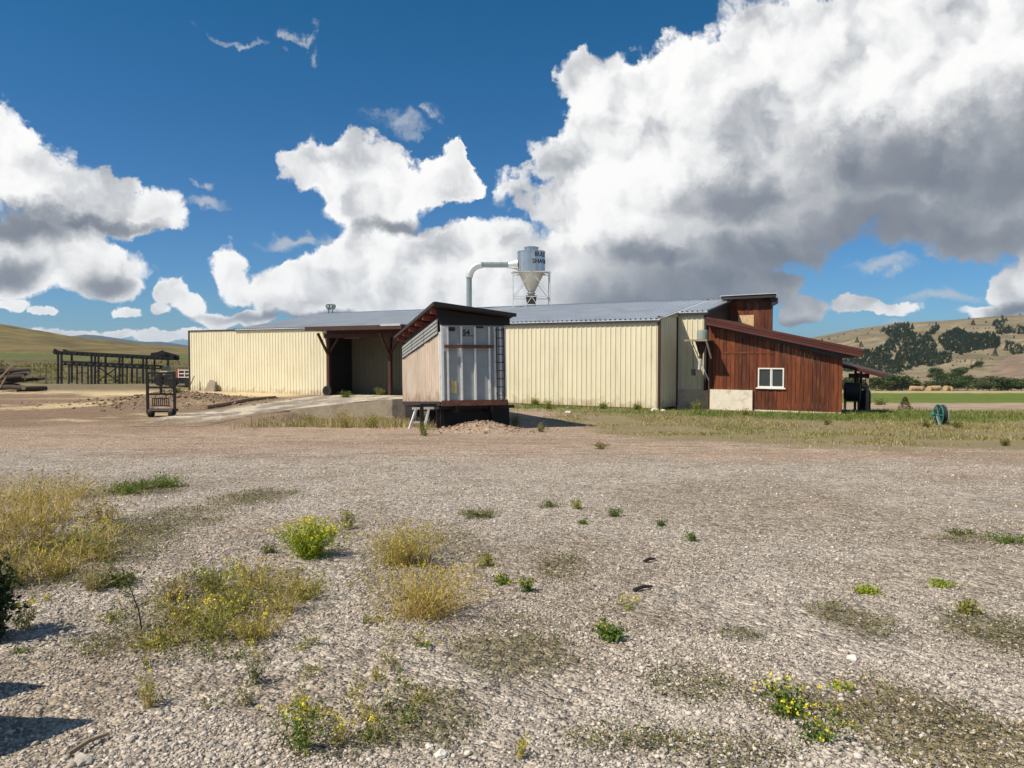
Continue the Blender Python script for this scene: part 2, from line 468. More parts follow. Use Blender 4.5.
def azel(px, py):
    d = Vector(ray(px, py)).normalized()
    return math.atan2(d.x, d.y), math.asin(d.z)
def blobfield(lst, k=.25):
    acc = None
    for (px, py, rx, ry) in lst:
        a, e = azel(px, py)
        a1, _ = azel(px + rx, py); a0, _ = azel(px - rx, py)
        _, e1 = azel(px, py - ry); _, e0 = azel(px, py + ry)
        ra = abs(a1 - a0) / 2; re = abs(e1 - e0) / 2
        v = vm('MULTIPLY_ADD', warp, (1 / ra, 1 / re, 0), (-a / ra, -e / re, 0))
        ln = vm('LENGTH', v, out=1)
        # a node wants sizes comparable: scale depth by the blob's own radius
        acc = ln if acc is None else mth('SMOOTH_MIN', acc, ln, k)
    return mth('SUBTRACT', 1.0, acc)
CL = [  # the great cumulus on the right
    (592, 108, 44, 56), (648, 88, 52, 42), (566, 185, 54, 62), (660, 170, 110, 90), (705, 80, 60, 46), (775, 95, 110, 88),
    (850, 65, 120, 92), (960, 75, 150, 110), (1090, 120, 150, 140), (640, 245, 105, 46), (740, 210, 130, 72), (880, 185, 140, 68),
    (990, 205, 100, 50), (690, 285, 100, 36), (548, 268, 60, 48), (768, 22, 28, 16), (620, 305, 90, 26),
    # left bank
    (0, 150, 50, 46), (45, 190, 66, 44), (118, 206, 62, 28), (-70, 170, 80, 80), (20, 228, 80, 18), (60, 262, 100, 25), (112, 287, 34, 16), (10, 276, 50, 24),
    # centre
    (335, 172, 44, 36), (380, 200, 54, 46), (425, 180, 40, 26), (462, 172, 24, 14), 
    (230, 272, 22, 24), (243, 290, 20, 18), (285, 284, 28, 24), (318, 276, 26, 26), (352, 268, 32, 30), (300, 304, 40, 14), (395, 262, 40, 36), (440, 258, 40, 38), (482, 252, 46, 36), (380, 300, 90, 18), (470, 292, 80, 22), (520, 300, 60, 22),
    (176, 292, 14, 13), (192, 303, 16, 11), (168, 308, 12, 7), (215, 318, 22, 9), (255, 318, 26, 8), (18, 305, 24, 9), (48, 311, 18, 6), (132, 312, 16, 5), (20, 332, 30, 7), (75, 336, 34, 7), (120, 334, 20, 6), (160, 336, 26, 7), (205, 334, 26, 7),
    # right, low
    (738, 292, 28, 16), (770, 283, 36, 18), (800, 306, 26, 15), (700, 316, 40, 12), (735, 318, 30, 10), (856, 304, 34, 8), (896, 306, 30, 6),  (1018, 293, 32, 24), (985, 313, 34, 9), (1100, 270, 90, 45),
]
DARK = [(690, 296, 135, 46), (790, 262, 140, 42), (625, 306, 70, 26), (880, 228, 140, 44), (985, 238, 115, 38), (900, 165, 110, 46), (1040, 170, 110, 70), (665, 262, 70, 22), (745, 200, 70, 34),
        (15, 225, 80, 20), (10, 274, 34, 15), (108, 288, 26, 14), (100, 222, 50, 10), (400, 226, 36, 10), (60, 350, 100, 9), (330, 318, 120, 5), (790, 322, 40, 10), (1020, 312, 30, 9)]
blob = blobfield(CL)
dark = blobfield(DARK, .5)
# elsewhere in the sky: scattered cumulus, so that it goes on all round
outw = sst(.80, 1.15, mth('ABSOLUTE', az))
gen = mth('SUBTRACT', mth('MULTIPLY', noise(D, 2.6, 3, .5), 2.2), 1.28)
blob = mth('MAXIMUM', blob, mth('MULTIPLY_ADD', outw, 2.0, mth('SUBTRACT', gen, 2.0)))
Dw = vm('MULTIPLY_ADD', vm('SUBTRACT', w2, (.5, .5, .5)), (.030, .030, 0), P0)
Dw2 = vm('ADD', Dw, (-.013, .013, 0))                # a small step towards the sun
def relief(v):
    a = noise2(v, 15, 8, .58); b_ = voro2(v, 24, 3, .55)
    return mth('MULTIPLY_ADD', b_, -.62, mth('MULTIPLY', a, .80))
h0 = relief(Dw); h1 = relief(Dw2)
dens = mth('ADD', mth('MULTIPLY', mth('ADD', h0, -.16), 1.15), mth('MULTIPLY', blob, 1.25))
alpha = sst(-.04, .26, dens)
# thin high wisps
wsp = noise2(vm('MULTIPLY', warp, (1.0, 2.2, 1)), 14, 7, .66)
wb = blobfield([(243, 38, 32, 7), (300, 24, 18, 10), (312, 46, 12, 14), (398, 130, 34, 15), (440, 122, 14, 9), (206, 210, 24, 8), (878, 270, 36, 9), (905, 319, 18, 6), (540, 160, 16, 20), (770, 20, 30, 16), (210, 185, 12, 8), (330, 245, 40, 10), (285, 242, 26, 9), (985, 330, 20, 5), (940, 296, 60, 8)], .3)
wal = mth('MULTIPLY', sst(-.10, 1.5, mth('MULTIPLY_ADD', mth('SUBTRACT', wsp, .5), 2.6, mth('MULTIPLY', wb, 1.5))), .72)
# light on the billows: brighter where the cloud thins towards the sun
edge = mth('SUBTRACT', 1.0, sst(.0, .60, dens))
def soft(v): return mth('MULTIPLY_ADD', voro2(v, 15, 2, .5), -.60, mth('MULTIPLY', noise2(v, 10, 5, .52), .85))
Ds = vm('MULTIPLY_ADD', vm('SUBTRACT', w1, (.5, .5, .5)), (.05, .05, 0), Dw)
lit = mth('MULTIPLY_ADD', mth('SUBTRACT', soft(Ds), soft(vm('ADD', Ds, (-.020, .020, 0)))), 2.3, .55)
lit = mth('MULTIPLY_ADD', mth('SUBTRACT', h0, h1), mth('MULTIPLY_ADD', edge, .6, .45), lit)
big0 = noise2(warp, 5.0, 3, .5); big1 = noise2(vm('ADD', warp, (-.05, .05, 0)), 5.0, 3, .5)
lit = mth('MULTIPLY_ADD', mth('SUBTRACT', big0, big1), 1.0, lit)
lit = sst(-.55, 1.05, mth('MULTIPLY_ADD', edge, .24, lit))
dk = sst(-.60, .75, mth('MULTIPLY_ADD', mth('ADD', h0, -.16), -.55, dark))
lit = mth('MULTIPLY', lit, mth('SUBTRACT', 1.0, mth('MULTIPLY', dk, .55)))
ccol = mixc(lit, (.36, .39, .43, 1), (.97, .965, .955, 1))
ccol = mixc(mth('MULTIPLY', dk, .74), ccol, (.105, .135, .185, 1))
sky = nd('ShaderNodeTexSky', sky_type='NISHITA'); sky.sun_disc = False
sky.sun_elevation = math.asin(S.z); sky.sun_rotation = math.atan2(S.x, S.y)
sky.altitude = 1200; sky.air_density = 1.0; sky.dust_density = .5; sky.ozone_density = 1.6
hs = nd('ShaderNodeHueSaturation'); hs.inputs['Saturation'].default_value = 1.05; hs.inputs['Value'].default_value = 1.0
wn.links.new(sky.outputs[0], hs.inputs['Color'])
tint = mixc(sst(.0, .55, el), (.42, .78, 1.15, 1), (.09, .78, 1.06, 1))
skym = nd('ShaderNodeVectorMath', operation='MULTIPLY'); wn.links.new(hs.outputs[0], skym.inputs[0]); wn.links.new(tint, skym.inputs[1])
bg1 = nd('ShaderNodeBackground'); wn.links.new(skym.outputs[0], bg1.inputs[0]); bg1.inputs[1].default_value = .064
bg2 = nd('ShaderNodeBackground'); put(bg2.inputs[0], ccol); bg2.inputs[1].default_value = .84
bg3 = nd('ShaderNodeBackground'); bg3.inputs[0].default_value = (.72, .78, .84, 1); bg3.inputs[1].default_value = .6
above = sst(-.012, .012, el)
ms0 = nd('ShaderNodeMixShader'); put(ms0.inputs[0], mth('MULTIPLY', wal, above)); wn.links.new(bg1.outputs[0], ms0.inputs[1]); wn.links.new(bg3.outputs[0], ms0.inputs[2])
ms1 = nd('ShaderNodeMixShader'); put(ms1.inputs[0], mth('MULTIPLY', alpha, above)); wn.links.new(ms0.outputs[0], ms1.inputs[1]); wn.links.new(bg2.outputs[0], ms1.inputs[2])
wo = nd('ShaderNodeOutputWorld'); wn.links.new(ms1.outputs[0], wo.inputs[0])
SC.cycles.use_denoising = True; SC.cycles.denoising_prefilter = 'ACCURATE'; SC.cycles.denoising_input_passes = 'RGB_ALBEDO_NORMAL'; SC.cycles.denoising_quality = 'HIGH'
SC.cycles.max_bounces = 6; SC.cycles.diffuse_bounces = 3; SC.cycles.sample_clamp_indirect = 4
world.cycles.sampling_method = 'MANUAL'; world.cycles.sample_map_resolution = 256

# ------------------------------------------------------------------ ground sheet
def mixz(a, b, w): return a * (1 - w[..., None]) + np.array(b) * w[..., None]
def ell(x, y, cx, cy, rx, ry, n=None, soft=.5):
    d = np.hypot((x - cx) / rx, (y - cy) / ry)
    if n is not None: d = d + (n - .5) * 1.1
    return 1 - sstep(1 - soft, 1 + soft * .4, d)
GRAVEL = (.395, .35, .298)
def zone(x, y):
    r = np.hypot(x, y); u = x / np.maximum(y, .5)
    n1 = fbm(x, y, .35, 5); n2 = fbm(x + 31, y, 1.3, 5); n3 = fbm(x, y - 57, .12, 4); n4 = fbm(x * .35 + 11, y * 1.6, .5, 4)
    c = np.ones(x.shape + (3,)) * np.array(GRAVEL)
    sp = np.ones(x.shape)
    c = mixz(c, (.31, .26, .20), sstep(.47, .66, n2) * .6)           # finer, dirtier ground between the stones
    c = mixz(c, (.28, .23, .175), sstep(.46, .62, n1) * .6 * (y < 14))
    # pinkish clay band across the yard
    yb = np.interp(x, [-20, -6, 6, 14, 40], [20, 17, 16, 13.5, 12])
    w = sstep(yb - 2.0, yb + 3.5, y + (n1 - .5) * 6) * (y > 0)
    c = mixz(c, (.40, .295, .215), w * .82); sp = sp * (1 - .2 * w)
    c = mixz(c, (.20, .14, .10), w * sstep(.56, .70, n4) * .35)
    # wheel tracks worn across the yard
    for (a0, a1, a2) in ((19.5, .10, .004), (22.5, -.22, .003), (25.5, -.05, -.004)):
        yc = a0 + a1 * x + a2 * x * x
        for o_ in (-.75, .75):
            d = np.abs(y - yc - o_); w = np.exp(-(d / .22) ** 2) * sstep(.35, .6, fbm(x + a0, y, .5, 3)) * (y > 5)
            c = mixz(c, (.45, .36, .27), w * .75)
            w = np.exp(-((d - .34) / .10) ** 2) * sstep(.40, .6, n2) * (y > 5); c = mixz(c, (.20, .15, .10), w * .6)
    # brown soil on the left
    w = sstep(26, 34, y + (n1 - .5) * 8) * (1 - sstep(-13, -8, x + (n2 - .5) * 3))
    c = mixz(c, (.235, .165, .108), w * .9); sp = sp * (1 - .3 * w)
    # sawdust strewn about the left yard
    n5 = fbm(x * .8, y * .9 + 9, .28, 5)
    saw = sstep(.36, .50, n5) * sstep(49, 55, y) * (1 - sstep(74, 79, y)) * (1 - sstep(-17, -14, x))
    saw = np.maximum(saw, ell(x, y, -38, 66, 15, 9, n2)); saw = np.maximum(saw, ell(x, y, -28, 60, 9, 3.2, n2)); saw = np.maximum(saw, ell(x, y, -25, 70, 10, 5, n2))
    saw = np.maximum(saw, .8 * sstep(.46, .58, n5) * ell(x, y, -27.5, 44, 9, 3, n2)); saw = np.maximum(saw, .7 * sstep(.50, .60, n5) * ell(x, y, -20, 36, 8, 3, n2))
    c = mixz(c, (.68, .55, .33), saw * .92)
    # weedy mats in the foreground darken and green the soil
    for (cx, cy, rx, ry, a) in MATS:
        w = ell(x, y, cx, cy, rx, ry, n2, .6) * a
        c = mixz(c, (.15, .125, .075), w * .75)
    # dry grass on the right and before the long wall
    g = grass_w(x, y)
    c = mixz(c, (.25, .215, .115), g * .9); sp = sp * (1 - .75 * g)
    gg = green_w(x, y)
    c = mixz(c, (.125, .14, .045), gg * .85)
    # well before the dock
    w = well_mask(x, y) * sstep(30, 34, y)
    c = mixz(c, (.24, .19, .11), w * .8)
    # to the right: bare band, green hay field, straw margin
    e = (x - 16) / 14
    band = sstep(42, 45.5, y + (n2 - .5) * 4) * (y < 400) * sstep(.22, .40, u)
    c = mixz(c, (.40, .315, .235), band); sp = sp * (1 - .6 * band)
    c = mixz(c, (.25, .20, .11), band * sstep(.5, .62, n1) * .5)
    fld = sstep(73, 78, y + (n1 - .5) * 6) * sstep(.20, .35, u)
    c = mixz(c, (.115, .165, .028), fld); sp = sp * (1 - fld)
    c = mixz(c, (.16, .20, .05), fld * sstep(.45, .6, fbm(x * .15, y * 1.5, .12, 3)) * .6)
    c = mixz(c, (.40, .33, .18), fld * sstep(222, 250, y + (n1 - .5) * 30))
    c = mixz(c, (.26, .215, .12), fld * sstep(318, 340, y))
    # to the left: brushy rise, irrigated strip, dry pasture
    lf = sstep(74, 80, y + (n1 - .5) * 8) * (1 - sstep(-.30, -.15, u))
    c = mixz(c, (.145, .125, .062), lf); sp = sp * (1 - lf)
    c = mixz(c, (.07, .06, .035), lf * sstep(.50, .62, n1) * .6 * (y < 150))
    yy_ = y + (x + 100) * .45
    strip = lf * sstep(160, 168, yy_ + (n1 - .5) * 20) * (1 - sstep(190, 200, yy_))
    c = mixz(c, (.10, .135, .036), strip * .9)
    c = mixz(c, (.20, .165, .08), lf * sstep(205, 222, y))
    mid = sstep(57, 66, y) * (1 - lf) * (1 - sstep(.20, .3, u))
    c = mixz(c, (.22, .18, .11), mid)
    far = sstep(600, 900, r); c = mixz(c, (.22, .19, .12), far); sp = sp * (1 - far)
    back = (y < 0) * sstep(20, 60, r); c = mixz(c, (.24, .20, .12), back * .8)
    return np.clip(c, 0, 1), np.clip(sp, 0, 1)

def GE(px, py, rx, ry):
    """an ellipse on the ground: centre pixel, half width / half depth in px -> metres"""
    x, y, z = G(px, py); d = EYE - z
    s = y / F
    y1 = G(px, py - ry)[1]; y0 = G(px, py + ry)[1]
    return (x, y, rx * s, max((y1 - y0) / 2, .1))
MATS = [(*GE(255, 497, 40, 9), 1), (*GE(170, 520, 55, 14), .8), (*GE(140, 490, 45, 7), .9), (*GE(560, 568, 34, 13), 1), (*GE(515, 645, 65, 30), .8), (*GE(850, 619, 38, 18), .9),
        (*GE(995, 632, 55, 26), 1), (*GE(930, 725, 95, 55), 1), (*GE(690, 685, 45, 18), .7), (*GE(425, 720, 55, 34), .8), (*GE(330, 735, 60, 25), .7), (*GE(700, 752, 90, 20), .6),
        (*GE(215, 610, 95, 45), .9), (*GE(60, 560, 90, 40), .9), (*GE(480, 514, 22, 5), .8), (*GE(800, 700, 60, 24), .7), (*GE(740, 634, 24, 8), .5), (*GE(620, 742, 60, 16), .5), (*GE(130, 640, 60, 18), .6), (*GE(985, 540, 60, 5), .5), (*GE(420, 560, 60, 40), .5)]
def grass_line(x): return np.interp(x, [0, 1.5, 4.0, 8, 13, 40], [40, 34, 25.5, 21.5, 18.6, 15])
def grass_w(x, y):
    n = fbm(x, y, .5, 4)
    w = sstep(-2.0, 1.5, y - grass_line(x) + (n - .5) * 7) * (1 - sstep(50, 56, y + (n - .5) * 8)) * sstep(1.0, 4.5, x + (n - .5) * 3)
    w2 = sstep(43.5, 45, y) * (1 - sstep(52, 53, y)) * sstep(-3, 0, x) * (x < 12)
    return np.clip(np.maximum(w, w2 * .8), 0, 1)
def green_w(x, y):
    n = fbm(x + 5, y, .6, 4)
    # distance in front of the long wall's line
    s = (x - 8.12) * .859 + (y - 42.5) * -.512; w = (x - 8.12) * .512 + (y - 42.5) * .859
    a = (1 - sstep(1.5, 4.5, np.abs(w + 1.5) + (n - .5) * 4)) * sstep(-12, -9, s) * (1 - sstep(9, 10, s))
    b = ell(x, y, 19.0, 37.5, 7.5, 4.6, n, .5)
    return np.clip(np.maximum(a * (.35 + .65 * sstep(.42, .55, n)), b), 0, 1)

rr = np.concatenate([[.25], np.geomspace(.5, 1.9, 24), np.geomspace(1.95, 700, 470), np.geomspace(760, 9000, 20)])
aa = np.concatenate([np.linspace(-180, -56, 32)[:-1], np.linspace(-56, 56, 500), np.linspace(56, 180, 32)[1:-1]])
th = np.radians(aa); nr, na = len(rr), len(th)
X = rr[:, None] * np.sin(th)[None]; Y = rr[:, None] * np.cos(th)[None]
Z = zf(X, Y)
zc, zsp = zone(X, Y)
V = np.concatenate([np.stack([X, Y, Z], -1).reshape(-1, 3), [[0, 0, zs(0, 0)]]])
i, j = np.meshgrid(np.arange(nr - 1), np.arange(na), indexing='ij'); j2 = (j + 1) % na
Fq = np.stack([i * na + j, i * na + j2, (i + 1) * na + j2, (i + 1) * na + j], -1).reshape(-1, 4)[:, ::-1]
jj = np.arange(na)
Fc = np.stack([np.full(na, nr * na), (jj + 1) % na, jj, jj], -1)
colv = np.concatenate([np.concatenate([zc, np.ones(zc.shape[:2] + (1,))], -1).reshape(-1, 4), [[*GRAVEL, 1]]])
spv = np.concatenate([zsp.ravel(), [1]])

def ground_mat(name, road=False):
    m = bpy.data.materials.new(name); m.use_nodes = True; nt = m.node_tree
    b = nt.nodes['Principled BSDF']; b.inputs['Roughness'].default_value = .95; b.inputs['Specular IOR Level'].default_value = .15
    ge = nt.nodes.new('ShaderNodeNewGeometry'); P = ge.outputs['Position']
    a1 = nt.nodes.new('ShaderNodeAttribute'); a1.attribute_name = 'zone'
    a2 = nt.nodes.new('ShaderNodeAttribute'); a2.attribute_name = 'speck'
    def M_(op, a, b_=0.0, c=0.0):
        n = nt.nodes.new('ShaderNodeMath'); n.operation = op
        for k, v in enumerate((a, b_, c)):
            if isinstance(v, bpy.types.NodeSocket): lk(nt, v, n.inputs[k])
            else: n.inputs[k].default_value = v
        return n.outputs[0]
    def VO(scale, feat='F1', out='Color', rnd=1.0):
        n = nt.nodes.new('ShaderNodeTexVoronoi'); n.feature = feat; n.inputs['Scale'].default_value = scale
        n.inputs['Randomness'].default_value = rnd
        lk(nt, P, n.inputs['Vector']); return n
    def NO(scale, det=6, ro=.65):
        n = nt.nodes.new('ShaderNodeTexNoise'); n.inputs['Scale'].default_value = scale; n.inputs['Detail'].default_value = det; n.inputs['Roughness'].default_value = ro
        lk(nt, P, n.inputs['Vector']); return n.outputs[0]
    v1 = VO(48); v2 = VO(17); v3 = VO(6.5)
    def chan(v):
        s = nt.nodes.new('ShaderNodeSeparateColor'); lk(nt, v.outputs['Color'], s.inputs[0]); return s.outputs[0]
    c1, c2, c3 = chan(v1), chan(v2), chan(v3)
    # stones of three sizes: per-cell brightness
    s1 = M_('MULTIPLY_ADD', c1, .80, .60); s2 = M_('MULTIPLY_ADD', c2, .60, .70); s3 = M_('MULTIPLY_ADD', c3, .30, .85)
    st = M_('MULTIPLY', M_('MULTIPLY', s1, s2), s3)
    st = M_('ADD', 1.0, M_('MULTIPLY', M_('SUBTRACT', st, 1.0), M_('MULTIPLY_ADD', a2.outputs['Fac'], .85, .15)))
    n1 = M_('MULTIPLY_ADD', NO(3.2, 8, .7), .5, .75); n2 = M_('MULTIPLY_ADD', NO(.7, 5), .4, .80); n3 = M_('MULTIPLY_ADD', NO(22, 4, .7), .6, .70)
    f = M_('MULTIPLY', M_('MULTIPLY', st, n1), M_('MULTIPLY', n2, n3))
    vmn = nt.nodes.new('ShaderNodeVectorMath'); vmn.operation = 'SCALE'
    lk(nt, a1.outputs['Color'], vmn.inputs[0]); lk(nt, f, vmn.inputs['Scale'])
    lk(nt, vmn.outputs[0], b.inputs['Base Color'])
    hb = M_('ADD', M_('MULTIPLY', v1.outputs['Distance'], -.45), M_('ADD', M_('MULTIPLY', v2.outputs['Distance'], -.9), M_('MULTIPLY', NO(14, 6, .7), .7)))
    bp = nt.nodes.new('ShaderNodeBump'); bp.inputs['Strength'].default_value = .95; bp.inputs['Distance'].default_value = .045
    lk(nt, hb, bp.inputs['Height']); lk(nt, bp.outputs[0], b.inputs['Normal'])
    return m
GM = ground_mat('yard_ground')
g = mesh_np('ground', V, np.concatenate([Fq, Fc[:, [0, 2, 1, 1]]]) if False else Fq, GM, smooth=True,
            attrs={'zone': ('FLOAT_COLOR', colv), 'speck': ('FLOAT', spv)})
tag(g, 'wide gravel and clay yard sloping away to dry grass and a green hay field', 'ground', kind='structure')

# drive up to the loading door, level with the top of the retaining wall
ys = np.linspace(30.5, 54.6, 200)
xl = np.interp(ys, [30.5, 36, 42.7, 51.3, 54.6], [-15.5, -16.5, -16.1, -15.4, -13.4])
xr = np.where(ys < 40.1, np.interp(ys, [30.5, 36, 40.1], [-12.3, -12.4, -11.6]), np.interp(ys, WALLY, WALLX)) 
tt = np.linspace(0, 1, 60)
RX = xl[:, None] * (1 - tt) + xr[:, None] * tt; RY = np.repeat(ys[:, None], 60, 1)
edge = np.minimum(np.minimum(tt, 1 - tt)[None] * 6, 1) * sstep(30.5, 36, RY)
RZ = z_nowell(RX, RY) + ramp(RX, RY) + .012 + .05 * edge + .03 * (fbm(RX, RY, .8, 3) - .5) * edge
nn = fbm(RX * 2.2, RY * .5, .6, 4); nm = fbm(RX, RY, 1.4, 4)
rc = np.ones(RX.shape + (3,)) * np.array((.34, .30, .25))
rc = mixz(rc, (.66, .59, .46), sstep(.50, .60, nn) * .8)
rc = mixz(rc, (.19, .145, .10), sstep(.55, .7, nm) * .6)
zr_c, _ = zone(RX, RY); kk = (sstep(30.6, 35.5, RY + (nm - .5) * 5) * np.clip(np.minimum(tt, 1 - tt) * 9 - .3 + (nm - .5) * 1.2 + sstep(39, 40, RY) * (tt > .5), 0, 1))[..., None]; rc = zr_c * (1 - kk) + rc * kk
i, j = np.meshgrid(np.arange(199), np.arange(59), indexing='ij')
RF = np.stack([i * 60 + j, i * 60 + j + 1, (i + 1) * 60 + j + 1, (i + 1) * 60 + j], -1).reshape(-1, 4)
o = mesh_np('road', np.stack([RX, RY, RZ], -1), RF, GM, smooth=True,
            attrs={'zone': ('FLOAT_COLOR', np.concatenate([rc, np.ones(rc.shape[:2] + (1,))], -1)), 'speck': ('FLOAT', np.full(RX.size, .7))})
tag(o, 'grey gravel drive streaked with sawdust leading to the loading door', 'road', kind='structure')

# ------------------------------------------------------------------ hills
def hill(name, pxs, pys, Yb, Yr, zb, rough, colr, label, nu=220, nv=70, p=1.0, col2=None, amp=1.0, back=1.6):
    us = np.linspace((pxs[0] - 512) / F, (pxs[-1] - 512) / F, nu)
    ry = np.interp(us, [(q - 512) / F for q in pxs], pys)
    zr_ = EYE + (354 - ry) / F * Yr
    vs = np.concatenate([np.linspace(0, 1, nv), np.linspace(1.02, back, 12)])
    YY = Yb + (Yr - Yb) * vs[:, None] + 0 * us[None]
    XX = YY * us[None]
    sh = np.where(vs < 1, np.clip(vs, 0, 1) ** p, 1 - .5 * (vs - 1))[:, None]
    prof = zb + (zr_[None] - zb) * sh
    bulge = np.sin(np.pi * np.clip(vs, 0, 1))[:, None]
    k = 1.0 / (Yr - Yb)
    prof = prof + (fbm(XX * k * 9, YY * k * 4.5 + 3, 1.0, 5) - .5) * rough * (bulge * .9 + .10)
    f = fbm(XX * k * 16, YY * k * 10, 1.0, 5)
    f2 = fbm(XX * k * 60, YY * k * 60, 1.0, 4)
    c = np.ones(XX.shape + (3,)) * np.array(colr)
    if col2 is not None: c = mixz(c, col2, sstep(.40, .65, f) * .8)
    c = c * (.62 + .76 * f2)[..., None]
    n0, n1 = XX.shape
    i, j = np.meshgrid(np.arange(n0 - 1), np.arange(n1 - 1), indexing='ij')
    Fh = np.stack([i * n1 + j, i * n1 + j + 1, (i + 1) * n1 + j + 1, (i + 1) * n1 + j], -1).reshape(-1, 4)
    o = mesh_np(name, np.stack([XX, YY, prof], -1), Fh, HM, smooth=True, attrs={'zone': ('FLOAT_COLOR', np.concatenate([c, np.ones(c.shape[:2] + (1,))], -1))})
    tag(o, label, 'hill', kind='structure')
    def h(x, y):
        u = x / np.maximum(y, 1); iu = (u - us[0]) / (us[-1] - us[0]) * (nu - 1); iv = np.interp((y - Yb) / (Yr - Yb), vs, np.arange(len(vs)))
        iu = np.clip(iu, 0, nu - 1.001); iv = np.clip(iv, 0, len(vs) - 1.001)
        a = iu.astype(int); b = iv.astype(int); fa = iu - a; fb = iv - b
        return (prof[b, a] * (1 - fa) + prof[b, a + 1] * fa) * (1 - fb) + (prof[b + 1, a] * (1 - fa) + prof[b + 1, a + 1] * fa) * fb
    return o, h

def hill_mat():
    m = bpy.data.materials.new('dry_hillside'); m.use_nodes = True; nt = m.node_tree
    b = nt.nodes['Principled BSDF']; b.inputs['Roughness'].default_value = .95; b.inputs['Specular IOR Level'].default_value = .1
    a1 = nt.nodes.new('ShaderNodeAttribute'); a1.attribute_name = 'zone'
    ge = nt.nodes.new('ShaderNodeNewGeometry')
    no = nt.nodes.new('ShaderNodeTexNoise'); no.inputs['Scale'].default_value = .09; no.inputs['Detail'].default_value = 8; no.inputs['Roughness'].default_value = .7
    lk(nt, ge.outputs['Position'], no.inputs['Vector'])
    mr = nt.nodes.new('ShaderNodeMapRange'); mr.inputs[1].default_value = .3; mr.inputs[2].default_value = .7; mr.inputs[3].default_value = .62; mr.inputs[4].default_value = 1.3
    lk(nt, no.outputs[0], mr.inputs[0])
    vmn = nt.nodes.new('ShaderNodeVectorMath'); vmn.operation = 'SCALE'; lk(nt, a1.outputs['Color'], vmn.inputs[0]); lk(nt, mr.outputs[0], vmn.inputs['Scale'])
    lk(nt, vmn.outputs[0], b.inputs['Base Color'])
    return m
HM = hill_mat()
HR, hr = hill('hill', [560, 700, 770, 815, 860, 900, 950, 1000, 1024, 1100, 1250, 1450], [360, 350, 343, 337, 328, 322, 320, 316, 314, 310, 316, 330], 365, 1250, -19, 30,
     (.225, .19, .12), 'broad tan hillside with dark forest rising behind the hay field', p=1.05, col2=(.165, .14, .085), nu=260, nv=90)
HR2, hr2 = hill('hill', [930, 950, 985, 1024, 1100, 1300, 1450], [382, 374, 362, 353, 344, 350, 360], 350, 620, -17, 6, (.215, .16, .115), 'smooth low tan hill at the foot of the forested slope', p=.8, nu=90, nv=40)
HL, hl = hill('hill', [-420, -200, 0, 40, 77, 101, 131, 164, 190, 260, 400, 600], [316, 315, 324.6, 331, 337, 339.3, 342.8, 345.4, 347.5, 351, 355, 360], 215, 560, 1.5, 6, (.175, .140, .062), 'olive and tan grassy hill sloping down from the left', p=.75, col2=(.125, .105, .045))
FH, fh = hill('hill', [-300, -100, 60, 77, 87, 101, 131, 141, 164, 185, 200, 300, 420, 600], [352, 346, 337, 335.6, 334.3, 335.6, 340.4, 342, 341.8, 345, 347, 350, 352, 356], 5200, 7000, -60, 60, (.03, .04, .03), 'distant blue forested mountain on the skyline at left', nu=120, nv=24)

def hill_hit(px, py, h, y0, y1):
    d = ray(px, py); ys_ = np.linspace(y0, y1, 700)
    zz = EYE + d[2] / d[1] * ys_; hh = h(d[0] / d[1] * ys_, ys_)
    k = np.nonzero(zz <= hh)[0]
    if not len(k): return None
    y = ys_[k[0]]; x = d[0] / d[1] * y
    return float(x), float(y), float(h(np.array(x), np.array(y)))

# ------------------------------------------------------------------ air
def haze(density):
    b = MB().box(-9200, -9200, -90, 9200, 9200, 190)
    m = bpy.data.materials.new('thin_haze'); m.use_nodes = True; nt = m.node_tree; nt.nodes.remove(nt.nodes['Principled BSDF'])
    v = nt.nodes.new('ShaderNodeVolumePrincipled'); v.inputs['Color'].default_value = (.60, .76, .95, 1); v.inputs['Density'].default_value = density
    v.inputs['Anisotropy'].default_value = .2
    lk(nt, v.outputs[0], nt.nodes['Material Output'].inputs['Volume'])
    m.cycles.homogeneous_volume = True if hasattr(m.cycles, 'homogeneous_volume') else None
    o = b.build('haze', m); tag(o, 'thin blue summer haze over the far hills', 'haze', kind='stuff')
    return o

haze(7e-5)
# ------------------------------------------------------------------ the long metal building
E1 = Vector((.8591, -.5118, 0)); E2 = Vector((.5118, .8591, 0))
CORN = Vector((8.12, 42.5, -1.40))
ROTB = math.atan2(E1.y, E1.x)
def L2W(x, y, z=0): return CORN + E1 * x + E2 * y + Vector((0, 0, z))
bld = empty('metal_warehouse', CORN, (0, 0, ROTB), 'long cream metal warehouse with blue grey roof and shaded loading bay', 'warehouse')

